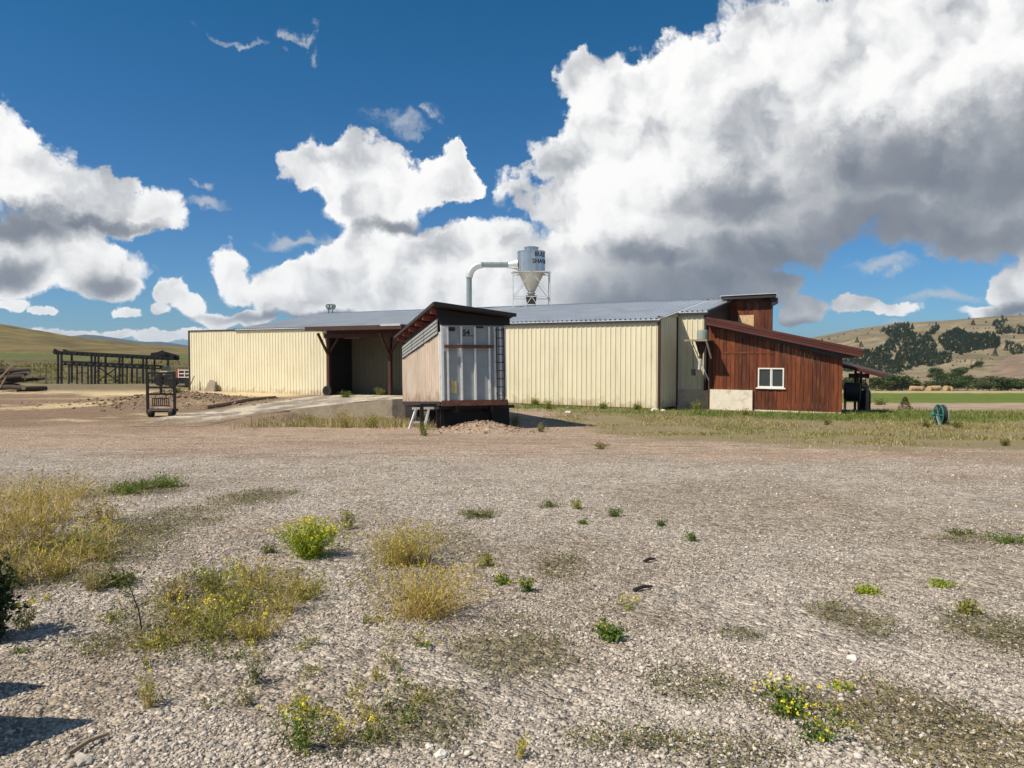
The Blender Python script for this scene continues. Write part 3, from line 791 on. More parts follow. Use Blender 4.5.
def siding(name, p0, p1, zbot, ztop, m=M['cream'], pitch=.305, depth=.032, parent=bld, ztop1=None):
    """ribbed sheet between two plan points (local); outer side to the right of p0->p1"""
    p0 = Vector((*p0, 0)); p1 = Vector((*p1, 0)); d = p1 - p0; L = d.length; d.normalize()
    nrm = Vector((d.y, -d.x, 0))
    pr = []; t = 0
    while t < L:
        for a, q in ((0, 0), (pitch - .105, 0), (pitch - .075, depth), (pitch - .03, depth), (pitch, 0)):
            if t + a <= L + 1e-6 and (not pr or t + a > pr[-1][0] + 1e-6): pr.append((t + a, q))
        t += pitch
    if pr[-1][0] < L - 1e-4: pr.append((L, 0))
    b = MB()
    for (t0, q0), (t1, q1) in zip(pr[:-1], pr[1:]):
        A = p0 + d * t0 + nrm * q0; B = p0 + d * t1 + nrm * q1
        zt0 = ztop if ztop1 is None else ztop + (ztop1 - ztop) * t0 / L
        zt1 = ztop if ztop1 is None else ztop + (ztop1 - ztop) * t1 / L
        b.quad((A.x, A.y, zbot), (B.x, B.y, zbot), (B.x, B.y, zt1), (A.x, A.y, zt0))
    # a back sheet gives the wall its thickness
    bk = -nrm * .12
    A = p0 + bk; B = p1 + bk
    zt1 = ztop if ztop1 is None else ztop1
    b.quad((B.x, B.y, zbot), (A.x, A.y, zbot), (A.x, A.y, ztop), (B.x, B.y, zt1))
    b.quad((p0.x, p0.y, ztop), (p1.x, p1.y, zt1), (B.x, B.y, zt1), (A.x, A.y, ztop))
    return b.build(name, m, parent, fix=False)

HE = 4.86; SL = .172; RID = 9.2; XL = -34.5; XR = 1.72
OX0, OX1 = -24.9, -17.2           # loading bay opening
siding('wall', (OX1, 0), (0, 0), -.02, HE)
siding('wall', (-40.2, 0), (OX0, 0), -.02, HE - .03)
siding('wall', (0.005, 0.01), (0.005, 3.05), -.02, HE + .25)                 # the block's shaded return
siding('wall', (0.02, 3.05), (XR, 3.05), .93, HE + .48)                     # set back wall
# end walls and rear
b = MB(); b.prism([(3.05, -.3), (18, -.3), (18, HE), (RID, HE + SL * RID - .06), (3.05, HE + SL * 3.05 - .06)], XR - .14, XR, 'yz'); b.build('wall', M['darktrim'], bld)
siding('wall', (-40.2, 14), (-40.2, 0), -.02, HE - .03)
b = MB(); b.box(-40.1, 13.9, -.02, XR - .2, 14.05, HE - .4); b.build('wall', M['cream'], bld)
b = MB(); b.prism([(.2, HE - .3), (RID, HE + SL * RID - .12), (13.8, HE + SL * 4.6)], XL + .1, XL + .22, 'yz'); b.build('wall', M['cream'], bld)
# foundation under the set back wall, skirts
b = MB(); b.box(.03, 3.0, -.4, XR + .35, 3.3, .92); b.build('foundation', M['conc'], bld)
b = MB(); b.box(OX0 + .2, .05, -2.6, 0, .3, -.03); b.box(-40, .05, -1.0, OX0, .3, -.03); b.build('foundation', M['conc'], bld)

def ribroof(name, x0, x1, y0, z0, y1, z1, m=M['roof'], parent=bld, pitch=.305, th=.05):
    pr = []; x = x0
    while x < x1:
        for a, q in ((0, 0), (pitch - .15, 0), (pitch - .10, .075), (pitch - .05, .075), (pitch, 0)):
            if x + a <= x1 + 1e-6 and (not pr or x + a > pr[-1][0] + 1e-6): pr.append((x + a, q))
        x += pitch
    if pr[-1][0] < x1 - 1e-4: pr.append((x1, 0))
    b = MB()
    for (a, q0), (c, q1) in zip(pr[:-1], pr[1:]):
        b.quad((a, y0, z0 + q0), (c, y0, z0 + q1), (c, y1, z1 + q1), (a, y1, z1 + q0))
    b.quad((x0, y0, z0 - th), (x0, y1, z1 - th), (x1, y1, z1 - th), (x1, y0, z0 - th))
    b.quad((x0, y0, z0 - th), (x1, y0, z0 - th), (x1, y0, z0), (x0, y0, z0))
    return b.build(name, m, parent, fix=False)
ye = -.18
rf = ribroof('roof', XL, .10, ye, HE + SL * ye + .08, RID, HE + SL * RID + .08)
ribroof('roof', .10, XR + .12, 2.85, HE + SL * 2.85 + .08, RID, HE + SL * RID + .08)
ribroof('roof', XL, XR + .12, 14.4, HE + SL * 4.0 + .08, RID, HE + SL * RID + .08)
b = MB(); b.prism([(RID - .28, HE + SL * (RID - .28) + .137), (RID, HE + SL * RID + .172), (RID + .28, HE + SL * (RID - .28) + .137), (RID, HE + SL * RID + .135)], XL - .05, XR + .14, 'yz'); b.build('ridge_cap', M['steel'], rf)
# left addition: low flat roof behind its parapet
b = MB(); b.box(-40.1, .15, HE - .28, XL, 13.8, HE - .18); b.build('roof', M['roof'], bld)
# dark trims
b = MB(); b.box(-40.28, -.07, HE - .03, OX0, .02, HE + .06); b.box(-40.29, -.06, -.02, -40.17, .06, HE - .031); b.build('eave_trim', M['darktrim'], bld)
b = MB(); b.box(OX1, -.16, HE - .10, .12, -.035, HE + .02); b.build('eave_trim', M['darktrim'], bld)
b = MB(); b.beam((XL - .03, ye, HE + .02), (XL - .03, RID, HE + SL * RID + .05), .06, .16); b.build('rake_trim', M['darktrim'], bld)
b = MB(); b.beam((XR + .16, 2.85, HE + SL * 2.85 + .02), (XR + .16, RID, HE + SL * RID + .05), .07, .18)
b.box(.1, 2.87, HE + SL * 2.87 - .10, XR + .1, 2.97, HE + SL * 2.87 + .015); b.build('rake_trim', M['darktrim'], bld)
b = MB(); b.box(-.06, -.055, -.02, .055, .10, HE); b.build('corner_trim', M['brown'], bld)
b = MB(); b.box(-.02, 2.92, -.02, .075, 3.0, HE + .3); b.build('corner_trim', M['brown'], bld)
b = MB(); b.box(XR - .10, 2.99, .9, XR + .02, 3.1, HE + .45); b.build('corner_trim', M['darktrim'], bld)

# loading bay: part of its shade is put into dark wall and ceiling colours
bay = 2.6
b = MB(); b.box(OX0 - .1, 0, -.12, OX1, bay + 6, -.03); b.build('floor_slab', M['conc'], bld)
siding('bay_wall', (OX0 - .03, bay), (OX1 + .5, bay), -.02, HE, m=M['cream_shade'])
b = MB(); b.box(OX0 - .15, .12, -.02, OX0 - .03, bay + 6.6, HE); b.build('bay_wall', M['black'], bld)  # near black colour stands in for the unlit interior
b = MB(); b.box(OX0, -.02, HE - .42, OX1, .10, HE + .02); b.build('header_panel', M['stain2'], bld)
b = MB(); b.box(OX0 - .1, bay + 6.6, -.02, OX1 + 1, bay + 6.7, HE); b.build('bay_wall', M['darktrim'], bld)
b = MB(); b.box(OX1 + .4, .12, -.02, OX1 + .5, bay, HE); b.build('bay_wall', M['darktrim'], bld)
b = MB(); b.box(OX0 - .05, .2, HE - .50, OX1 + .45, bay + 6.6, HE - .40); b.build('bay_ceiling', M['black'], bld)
# posts with knee braces, header, canopy
for px_ in (OX0 + .16, -19.1):
    p = MB(); p.box(px_ - .11, -.10, -.02, px_ + .11, .12, HE - .72); po = p.build('post', M['stain2'], bld)
    k = MB(); k.beam((px_, -.1, 3.0), (px_, -1.05, HE - .42), .14); k.build('brace', M['stain2'], po)
    k = MB(); k.beam((px_ + .1, 0, 3.1), (px_ + .95, 0, HE - .70), .12); k.build('brace', M['stain2'], po)
b = MB(); b.box(OX0 - .2, -.12, HE - .72, OX1 + .1, .12, HE - .42); b.build('header_beam', M['stain2'], bld)
cn = MB(); cn.box(OX0 - .55, -1.45, HE - .05, OX1 + .3, -.19, HE + .02); cnp = cn.build('canopy', M['darktrim'], bld)
b = MB(); b.box(OX0 - .6, -1.54, HE - .24, OX1 + .32, -1.45, HE + .05); b.build('fascia', M['brown'], cnp)
b = MB()
for i in range(10):
    x = OX0 - .3 + i * .86; b.box(x, -1.44, HE - .22, x + .09, -.1, HE - .055)
b.build('rafter', M['stain2'], cnp)
b = MB(); b.box(-18.6, -1.5, HE + .06, -16.95, -.6, HE + .11); b.box(-18.6, -1.56, HE - .02, -16.95, -1.545, HE + .11); b.build('flashing', M['whitemetal'], cnp)
b = MB(); b.box(-24.4, 1.2, HE - .75, -23.0, 1.34, HE - .55); b.build('bay_beam', M['wood'], bld)

# ------------------------------------------------------------------ red timber building on the right end
red = empty('timber_building', L2W(1.9, 1.5), (0, 0, ROTB), 'dark red board clad timber building with sloping roof and small white window', 'building')
rx0, rx1, rdepth = .42, 7.3, 7.6      # local to L2W(1.9,1.5)
rt = lambda x: 4.95 - .228 * (x - .7)                                   # roof top line
def boards(name, parts, m, parent, wdt=.205, y=0.0, seed=1):
    """vertical boards; parts = list of (x0, x1, zbot fn, ztop fn)"""
    r = random.Random(seed); b = MB()
    for (x0, x1, zb, zt) in parts:
        x = x0; k = 0
        while x < x1 - .01:
            w = min(wdt * r.uniform(.85, 1.15), x1 - x)
            off = (.0 if k % 2 else .018) + r.uniform(0, .006)
            a, c = x + .008, x + w - .008
            b.v += []; n = len(b.v)
            z0a = zb(a); z0c = zb(c)
            b.v += [(a, y - off, z0a), (c, y - off, z0c), (c, y + .05, z0c), (a, y + .05, z0a), (a, y - off, zt(a)), (c, y - off, zt(c)), (c, y + .05, zt(c)), (a, y + .05, zt(a))]
            b.f += [tuple(n + i for i in f) for f in ((0, 1, 5, 4), (1, 2, 6, 5), (3, 0, 4, 7), (4, 5, 6, 7), (0, 3, 2, 1))]
            x += w; k += 1
    return b.build(name, m, parent)
wx0, wx1, wz0, wz1 = 3.12, 4.46, 1.22, 2.26
top = lambda x: rt(x) - .45
wl = boards('wall', [(rx0, 2.86, lambda x: 1.06, top), (2.86, wx0, lambda x: .02, top), (wx0, wx1, lambda x: .02, lambda x: wz0), (wx0, wx1, lambda x: wz1, top), (wx1, rx1, lambda x: .02, top)], M['stain'], red)
b = MB(); b.prism([(rx0, 0), (rx1, 0), (rx1, top(rx1) - .02), (rx0, top(rx0) - .02)], .06, .16); b.v; b.build('backing_wall', M['darktrim'], red) if False else None
SK = .30                                                                # the right end runs back at a slant
b = MB(); n = len(b.v)
for (x, y) in ((rx1, .055), (rx1 - .1, .055), (rx1 - .1 - SK * rdepth, rdepth), (rx1 - SK * rdepth, rdepth)): b.v += [(x, y, .0), (x, y, top(rx1) - .02)]
b.f += [(0, 2, 3, 1), (2, 4, 5, 3), (4, 6, 7, 5), (6, 0, 1, 7), (1, 3, 5, 7), (0, 6, 4, 2)]; b.build('wall', M['stain'], red)
def slant(obj_mb, y0):
    obj_mb.v = [(x - SK * max(0, y - y0) if x > 5 else x, y, z) for x, y, z in obj_mb.v]
b = MB(); b.prism([(.06, -.1), (rdepth, -.1), (rdepth, top(rx0)), (.06, top(rx0))], rx0 - .02, rx0 + .06, 'yz'); b.build('wall', M['stain2'], red)
b = MB(); b.box(rx0, rdepth - .1, 0, rx1 - SK * rdepth - .1, rdepth, 2.4); b.build('wall', M['stain'], red)
b = MB(); b.box(1.2, -.035, 3.02, 3.3, -.024, 3.12); b.box(3.3, -.035, 3.02, 3.95, -.024, 3.10); b.build('ledger_board', M['stain'], red)
# window
fr = MB(); t = .065
fr.box(wx0, -.06, wz0, wx1, .05, wz0 + t); fr.box(wx0, -.06, wz1 - t, wx1, .05, wz1); fr.box(wx0, -.06, wz0 + t, wx0 + t, .05, wz1 - t); fr.box(wx1 - t, -.06, wz0 + t, wx1, .05, wz1 - t)
xm = (wx0 + wx1) / 2; fr.box(xm - .035, -.05, wz0 + t, xm + .035, .05, wz1 - t); fr.box(xm + .035, -.02, wz0 + t, xm + .075, .03, wz1 - t)
wi = MB(); wi.box(wx0 + t, .0, wz0 + t, xm - .035, .012, wz1 - t); wi.box(xm + .035, .008, wz0 + t, wx1 - t, .02, wz1 - t)
wo_ = wi.build('window', M['glass'], red); fr.build('frame', M['white'], wo_)
b = MB(); b.box(wx0 - .09, -.10, wz0 - .075, wx1 + .09, .0, wz0 - .005); b.build('sill', M['white'], wo_)
b = MB(); b.box(wx0 + .07, .06, wz1 - .38, wx1 - .07, .075, wz1 - .06); b.build('blind', M['paleslab'], wo_)
b = MB(); b.box(wx0 - .05, .30, wz0 - .1, wx1 + .05, .34, wz1 + .1); b.build('window_blind', M['darktrim'], red)
# whitewashed footing
b = MB(); b.box(.56, -.16, -.4, 2.86, .04, 1.05); b.build('footing', M['whiteconc'], red)
b = MB(); b.box(2.88, -.02, -.3, rx1, .1, .015); b.build('footing', M['whiteconc'], red)
# roof: three stepped fascia boards, slab, cut-back soffit
ro = MB(); x0_, x1_ = .42, 8.25
ro.prism([(x0_, rt(x0_)), (x1_, rt(x1_)), (x1_, rt(x1_) - .10), (x0_, rt(x0_) - .10)], -.50, rdepth + .3); slant(ro, -.5); rob = ro.build('roof', M['brown'], red)
f = MB()
for k, (d0, d1, yy) in enumerate(((.0, .12, -.56), (.125, .25, -.535), (.255, .40, -.515))):
    f.prism([(x0_, rt(x0_) - d0 + .02), (x1_ + .06 - k * .03, rt(x1_) - d0 + .02), (x1_ + .06 - k * .03, rt(x1_) - d1), (x0_, rt(x0_) - d1)], yy, -.44)
f.build('fascia', M['fascia'], rob)
f = MB(); f.prism([(-.5, rt(x1_) + .0), (rdepth + .25, rt(x1_) + .0), (rdepth + .25, rt(x1_) - .38), (-.5, rt(x1_) - .38)], x1_ - .02, x1_ + .045, 'yz'); slant(f, -.5); f.build('fascia', M['fascia'], rob)
f = MB(); f.prism([(x0_, rt(x0_) - .11), (x1_ - .03, rt(x1_) - .11), (x1_ - .03, rt(x1_) - .36), (rx1 - .05, top(rx1) - .22), (x0_, rt(x0_) - .44)], -.30, rdepth + .1); slant(f, -.3); f.build('soffit', M['darktrim'], rob)
# porch at the far right corner
pz = lambda x: 2.40 - .26 * (x - 6.7)
pr = MB(); pr.prism([(5.6, pz(5.6)), (8.74, pz(8.74)), (8.74, pz(8.74) - .16), (5.6, pz(5.6) - .16)], 4.6, 8.2); prr = pr.build('porch_roof', M['wood'], red)
f = MB(); f.prism([(5.6, pz(5.6) + .03), (8.80, pz(8.80) + .03), (8.80, pz(8.80) - .14), (5.6, pz(5.6) - .14)], 4.5, 4.598); f.build('fascia', M['fascia'], prr)
f = MB(); f.prism([(5.6, pz(5.6) + .04), (8.82, pz(8.82) + .04), (8.82, pz(8.82) + .012), (5.6, pz(5.6) + .012)], 4.52, 8.25); f.build('roof_sheet', M['brown'], prr)
for (x, y, m_) in ((7.98, 4.8, M['wood']), (7.62, 7.8, M['stain2']), (7.0, 7.8, M['stain2']), (7.3, 7.8, M['stain2'])):
    p = MB(); p.box(x - .07, y - .07, -1.3, x + .07, y + .07, pz(x) - .16); p.build('porch_post', m_, red)
b = MB(); b.box(7.0, 4.72, pz(8) - .40, 8.06, 4.86, pz(8) - .16); b.build('porch_beam', M['stain2'], red)
# raised box over the ridge
dz = lambda x: 6.60 + .015 * x
SK2 = .34
boards('dormer_wall', [(-.28, 2.41, lambda x: 3.6, lambda x: dz(x) - .28)], M['stain'], red, wdt=.24, y=6.6, seed=5)
b = MB(); n = 0
for (x, y) in ((2.41, 6.66), (2.33, 6.66), (2.33 - SK2 * 4, 10.66), (2.41 - SK2 * 4, 10.66)): b.v += [(x, y, 2.5), (x, y, dz(2.4) - .28)]
b.f += [(0, 2, 3, 1), (2, 4, 5, 3), (4, 6, 7, 5), (6, 0, 1, 7), (1, 3, 5, 7), (0, 6, 4, 2)]; b.build('dormer_wall', M['stain2'], red)
b = MB(); b.box(.34, 6.545, 4.72, 1.30, 6.575, 5.42); b.build('hatch_panel', M['osb'], red)
def slant2(mb): mb.v = [(x - SK2 * max(0, y - 6.0) if x > 1.5 else x, y, z) for x, y, z in mb.v]
b = MB(); b.prism([(-.62, dz(0)), (2.75, dz(2.7)), (2.75, dz(2.7) - .20), (-.62, dz(0) - .20)], 6.1, 11.0); slant2(b); db = b.build('dormer_roof', M['darktrim'], red)
b = MB(); b.prism([(-.65, dz(0) + .05), (2.78, dz(2.7) + .05), (2.78, dz(2.7) + .012), (-.65, dz(0) + .012)], 6.04, 11.05); slant2(b); b.build('roof_sheet', M['roof'], db)
b = MB(); b.prism([(2.42, dz(2) - .21), (2.72, dz(2) - .21), (2.72, dz(2) - .55), (2.42, dz(2) - .70)], 6.3, 6.62); b.build('soffit', M['darktrim'], db)
# porch clutter: dark wheelie tubs / machines in shade
def clutter(x, y, w, h, d, label, cat, name, build):
    p = L2W(1.9 + x, 1.5 + y); z = zs(p.x, p.y)
    e = empty(name, (p.x, p.y, z), (0, 0, ROTB + .2), label, cat); build(e, w, h, d); return e
def barrel(e, w, h, d):
    b = MB(); b.lathe([(w * .44, 0), (w * .5, .06), (w * .47, h * .33), (w * .5, h * .36), (w * .47, h * .64), (w * .5, h * .67), (w * .47, h - .05), (w * .44, h)], 20); b.build('body', M['black'], e, smooth=True)
    b = MB(); b.lathe([(w * .40, h), (w * .40, h + .04), (.02, h + .05)], 20); b.build('lid', M['rubber'], e)
clutter(7.80, 5.2, .66, 1.1, .6, 'black barrel with a flat lid beside the pale porch post', 'barrel', 'barrel', barrel)
def cooker(e, w, h, d):
    b = MB(); b.lathe([(.02, -w), (d * .4, -w), (d * .5, -w + .05), (d * .5, w - .05), (d * .4, w), (.02, w)], 18, (0, 0, h * .72), 'x'); b.build('body', M['black'], e, smooth=True)
    for sx in (-1, 1):
        for sy in (-1, 1):
            q = MB(); q.beam((sx * w * .8, sy * d * .4, h * .55), (sx * w * .85, sy * d * .5, 0), .06); q.build('leg', M['black'], e)
    q = MB(); q.tube((w * .7, 0, h * 1.1), (w * .7, 0, h * 1.45), .06, .06, 10); q.build('chimney', M['black'], e)
    q = MB(); q.box(-w * .7, -d * .55, h * .36, w * .7, d * .55, h * .42); q.build('shelf', M['dkrust'], e)
clutter(7.25, 4.3, .42, 1.45, 1.05, 'black drum shaped smoker standing in the shade under the porch', 'smoker', 'smoker', cooker)

# ------------------------------------------------------------------ little hopper on the set back wall
hp = L2W(1.98, .72, 3.70)
ho = empty('dust_hopper', hp, (0, 0, ROTB), 'small grey dust hopper on a timber platform beside the red building', 'hopper')
b = MB(); b.box(-.60, -.50, 0, .62, .78, .07); b.box(-.62, -.54, -.01, .64, -.50, .085); b.build('platform', M['wood'], ho)
b = MB(); b.lathe([(.29, .08), (.31, .10), (.31, .56), (.29, .60), (.1, .63)], 16, (.22, .05, 0)); b.build('tank', M['greenpaint'], ho, smooth=True)
b = MB(); b.lathe([(.10, -.72), (.13, -.66), (.33, -.01)], 14, (.14, .05, 0)); b.tube((.12, .05, -.95), (.14, .05, -.70), .10); b.build('cone', M['dkrust'], ho, smooth=True)
b = MB(); b.tube((.06, .05, -1.55), (.12, .05, -.92), .095, .095, 12); b.build('spout', M['whitemetal'], ho)
b = MB(); b.beam((.5, .74, -.02), (.50, 1.5, -.02), .08); b.build('bracket', M['wood'], ho)
b = MB(); b.beam((.55, -.35, -.01), (.50, .80, -1.0), .08); b.build('brace', M['alupost'], ho)
b = MB(); b.path([(-.50, .60, .0), (-.48, .62, -1.0), (-.46, .64, -1.55)], .022, 6); b.build('cable', M['black'], ho)
b = MB(); b.box(-.56, .56, -1.90, -.36, .70, -1.54); b.build('switch_box', M['black'], ho)
b = MB(); b.path([(-.45, .3, -.05), (.10, .4, -1.35), (.45, .52, -2.15)], .03, 8); b.build('conduit', M['alupost'], ho, smooth=True)
b = MB(); b.box(.42, .70, -4.2, .56, .84, -.02); b.build('post', M['stain2'], ho)
# ------------------------------------------------------------------ cyclone and duct
cx, cy, czr = 1.45, 58.0, 5.05
cy_ = empty('cyclone_collector', (cx, cy, czr), (0, 0, 0), 'shiny metal shavings cyclone on a lattice stand above the roof', 'dust collector')
b = MB(); b.lathe([(.30, 1.42), (.34, 1.36), (1.03, 2.75)], 40); b.build('cone', M['conemetal'], cy_, smooth=True)
b = MB(); b.lathe([(1.035, 2.70), (1.035, 4.14), (1.06, 4.15), (1.06, 4.20), (1.02, 4.23), (.55, 4.32)], 48); tk = b.build('tank', M['steel'], cy_, smooth=True)
b = MB(); b.lathe([(.50, 4.30), (.50, 4.46), (.56, 4.47), (.56, 4.53), (.4, 4.58), (.02, 4.60)], 28); b.build('cap', M['steel'], cy_, smooth=True)
b = MB(); b.lathe([(.25, .95), (.25, 1.05), (.31, 1.07), (.31, 1.15), (.25, 1.17), (.25, 1.28), (.33, 1.30), (.33, 1.40), (.30, 1.44)], 24); b.build('airlock', M['conemetal'], cy_, smooth=True)
b = MB(); b.prism([(-.42, .93), (.42, .93), (.32, .32), (-.32, .32)], -.35, .35); b.build('discharge_box', M['dkrust'], cy_)
lg = 1.36
for sx in (-1, 1):
    for sy in (-1, 1):
        p = MB(); p.beam((sx * lg, sy * lg, -1.4), (sx * lg, sy * lg, 2.62), .07); p.build('leg', M['whitemetal'], cy_)
for (a, c) in (((-1, -1), (1, -1)), ((1, -1), (1, 1)), ((1, 1), (-1, 1)), ((-1, 1), (-1, -1))):
    A = Vector((a[0] * lg, a[1] * lg, 0)); C = Vector((c[0] * lg, c[1] * lg, 0)); mid = (A + C) / 2
    p = MB()
    for z in (2.60, .78):
        p.beam(A + Vector((0, 0, z)), C + Vector((0, 0, z)), .06)
    p.beam(A + Vector((0, 0, .8)), mid + Vector((0, 0, 2.58)), .045); p.beam(C + Vector((0, 0, .8)), mid + Vector((0, 0, 2.58)), .045)
    p.beam(A + Vector((0, 0, -1.3)), mid + Vector((0, 0, .76)), .045); p.beam(C + Vector((0, 0, -1.3)), mid + Vector((0, 0, .76)), .045)
    p.build('brace', M['whitemetal'], cy_)
for k in range(8):
    t = k * math.pi / 4; b = MB(); b.beam((1.0 * math.cos(t), 1.0 * math.sin(t), 2.66), (lg * 1.1 * math.cos(t), lg * 1.1 * math.sin(t), 2.62), .10); b.build('support_arm', M['conemetal'], cy_)
# lettering bent round the tank
def text_mesh(body, size):
    cu = bpy.data.curves.new('lettering', 'FONT'); cu.body = body; cu.size = size; cu.extrude = .004; cu.resolution_u = 3
    cu.offset = .012
    ob = bpy.data.objects.new('lettering', cu); COL.objects.link(ob)
    bpy.context.view_layer.update()
    me = bpy.data.meshes.new_from_object(ob.evaluated_get(bpy.context.evaluated_depsgraph_get()))
    bpy.data.objects.remove(ob); bpy.data.curves.remove(cu)
    return me
def wraptext(body, size, zc, a0, rad, parent):
    me = text_mesh(body, size)
    for v in me.vertices:
        a = a0 + v.co.x / rad; r = rad + .006 + v.co.z
        v.co = (r * math.sin(a), -r * math.cos(a), zc + v.co.y)
    me.materials.append(M['paint']); ob = bpy.data.objects.new('lettering', me); COL.objects.link(ob); ob.parent = parent; return ob
wraptext('BULK', .46, 3.78, R(12), 1.035, tk)
wraptext('SHAVINGS', .46, 3.26, R(2), 1.035, tk)
# duct: bevelled inlet, horizontal run, elbow, riser
zt = 8.28
du = empty('air_duct', (-3.22, cy, czr), (0, 0, 0), 'bent galvanised air duct rising from the roof to the cyclone', 'duct')
l = lambda x, z: (x + 3.22, 0, z - czr)
b = MB(); b.path([l(-3.22, 3.5), l(-3.22, zt - 1.0), l(-3.22, zt - .95)], .205, 16); b.build('riser', M['pipemetal'], du, smooth=True)
pts = [l(-3.22 + .95 * (1 - math.cos(t)), zt - .95 + .95 * math.sin(t)) for t in np.linspace(0, math.pi / 2, 7)]
b = MB(); b.path(pts, .27, 16); b.build('elbow', M['whitemetal'], du, smooth=True)
b = MB(); b.path([l(-2.3, zt), l(-.3, zt)], .20, 16)
for x in (-2.2, -1.5, -.8, -.32): b.lathe([(.23, -.03), (.23, .03)], 16, (x + 3.22, 0, zt - czr), 'x')
b.build('pipe', M['pipemetal'], du, smooth=True)
b = MB(); b.path([l(-.32, zt), l(.42, zt + .03)], [.21, .42], 12); b.build('inlet', M['whitemetal'], du, smooth=True)
# floodlights on the left end of the ridge
fl = None
for k, (dx, lab) in enumerate(((0, 'left one of two old floodlights standing on the roof ridge'), (.46, 'right one of two old floodlights standing on the roof ridge'))):
    w = L2W(XL + 1.15 + dx, RID - .3, HE + SL * RID)
    e = empty('floodlight', w, (0, 0, ROTB + .5 - k * .5), lab, 'floodlight', 'floodlights on the roof')
    q = MB(); q.tube((0, 0, 0), (0, 0, .42), .03, .03, 8); q.beam((-.2, 0, .42), (.2, 0, .42), .04); q.build('bracket', M['black'], e)
    q = MB(); q.lathe([(.10, -.22), (.20, -.12), (.24, .12), (.24, .16), (.20, .17)], 16, (0, 0, .68), 'y'); q.build('lamp_head', M['greenpaint'], e, smooth=True)
    q = MB(); q.lathe([(.22, -.17), (.22, -.165), (.02, -.165)], 16, (0, 0, .68), 'y'); q.build('lens', M['glass'], e)
# ------------------------------------------------------------------ van trailer with a lean-to roof
TH = R(17.0); TILT = R(-3.4)
tr = empty('box_trailer', (-2.63, 28.7, -.19), (TILT, 0, TH), 'old corrugated box trailer under a sloping dark timber roof', 'trailer')
W, L, H = 2.56, 9.0, 2.88
# front panel
b = MB(); b.box(.02, .03, 0, W - .02, .08, H); fp = b.build('front_panel', M['alu'], tr)
for x in (.03, .22, .75, 1.28, 1.84, 2.06, 2.28, W - .10):
    q = MB(); q.box(x, -.05, .05, x + .07, .03, H - .05); q.build('post', M['alupost'], fp)
b = MB(); b.box(.06, -.02, H * .66, .20, .028, H - .06); b.box(.0, -.04, 0, .028, .04, H); b.build('corner_post', M['alupost'], fp)
q = MB(); q.box(.0, -.055, -.16, W, .06, .05); q.build('bottom_rail', M['rust'], tr)
q = MB(); q.box(.12, -.13, 2.03, 2.02, -.051, 2.11); q.box(.12, -.15, 2.01, 2.02, -.13, 2.13); q.build('cross_bar', M['rust'], fp)
for x in (.35, 1.0, 1.6): q.box if False else None
b = MB(); b.box(.30, -.02, 2.66, .55, .028, 2.80); b.build('marker_plate', M['dkrust'], fp)
b = MB(); b.box(1.35, -.02, 2.78, 1.66, .028, 2.85); b.build('marker_plate', M['dkrust'], fp)
b = MB(); b.box(.40, .005, .32, .58, .0285, .78); b.box(.38, .012, .40, .44, .027, .86); b.build('placard', M['yellow'], fp)
me = text_mesh('54', .27)
for v in me.vertices: v.co = (.86 + v.co.x, .024 - v.co.z, 2.52 + v.co.y)
me.materials.append(M['dkrust']); t5 = bpy.data.objects.new('lettering', me); COL.objects.link(t5); t5.parent = fp
b = MB(); b.box(.84, .018, 2.47, 1.27, .0265, 2.495); b.build('marker_plate', M['dkrust'], fp)
# ladder
la = MB()
for x in (2.12, 2.42): la.beam((x, -.17, .06), (x, -.17, 2.78), .035)
for z in (.3, 1.5, 2.7):
    for x in (2.12, 2.42): la.beam((x, -.17, z), (x, .0, z), .03)
lad = la.build('ladder', M['dkrust'], tr)
for k in range(9):
    q = MB(); q.tube((2.12, -.17, .22 + k * .31), (2.42, -.17, .22 + k * .31), .016, .016, 8); q.build('rung', M['dkrust'], lad)
# sides: corrugated below, grey horizontal slats above on the left
st = lambda y: 2.56 - .055 * y
b = MB(); sr = random.Random(3); y = .10
while y < L - .05:                                   # sheets with gaps between them, each with two pressed ribs
    w_ = min(sr.uniform(.55, .95), L - y); y1 = y + w_ - .022; off_ = sr.uniform(0, .018)
    prof = [(y, 0), (y + .35 * w_, 0), (y + .38 * w_, .035), (y + .44 * w_, .035), (y + .47 * w_, 0), (y1 - .05, 0), (y1 - .03, .03), (y1, .03)]
    k0 = len(b.v)
    for yy, q_ in prof: b.v += [(-.012 - q_ - off_, yy, 0), (-.012 - q_ - off_, yy, st(yy))]
    for i in range(len(prof) - 1): b.f.append((k0 + 2 * i + 2, k0 + 2 * i, k0 + 2 * i + 1, k0 + 2 * i + 3))
    y += w_
b.build('side_panel', M['pink'], tr, fix=False)
b = MB(); b.box(.02, .1, 0, .05, L, 2.0); b.build('side_lining', M['dkrust'], tr)
b = MB(); b.box(-.05, .02, 0, .03, .12, 2.62); b.box(-.06, .12, 1.55, -.045, .20, 2.5); b.build('corner_trim', M['alupost'], tr)
b = MB()
for k in range(4):
    for (ya, yc) in ((.25, 2.95), (3.05, 5.9), (6.0, 8.7)):
        z0 = .03 + k * .145
        b.v += []; nq = len(b.v)
        for (yy) in (ya, yc):
            for (x, dz_) in ((-.05, 0), (-.10, .0), (-.07, .135), (-.05, .135)):
                b.v.append((x, yy, st(yy) + z0 + dz_))
        b.f += [tuple(nq + i for i in f) for f in ((0, 1, 2, 3), (7, 6, 5, 4), (0, 4, 5, 1), (1, 5, 6, 2), (2, 6, 7, 3), (3, 7, 4, 0))]
b.build('slat_panel', M['greyslat'], tr)
b = MB(); b.box(W - .04, .1, 0, W, L, H); b.build('side_panel', M['alu'], tr)
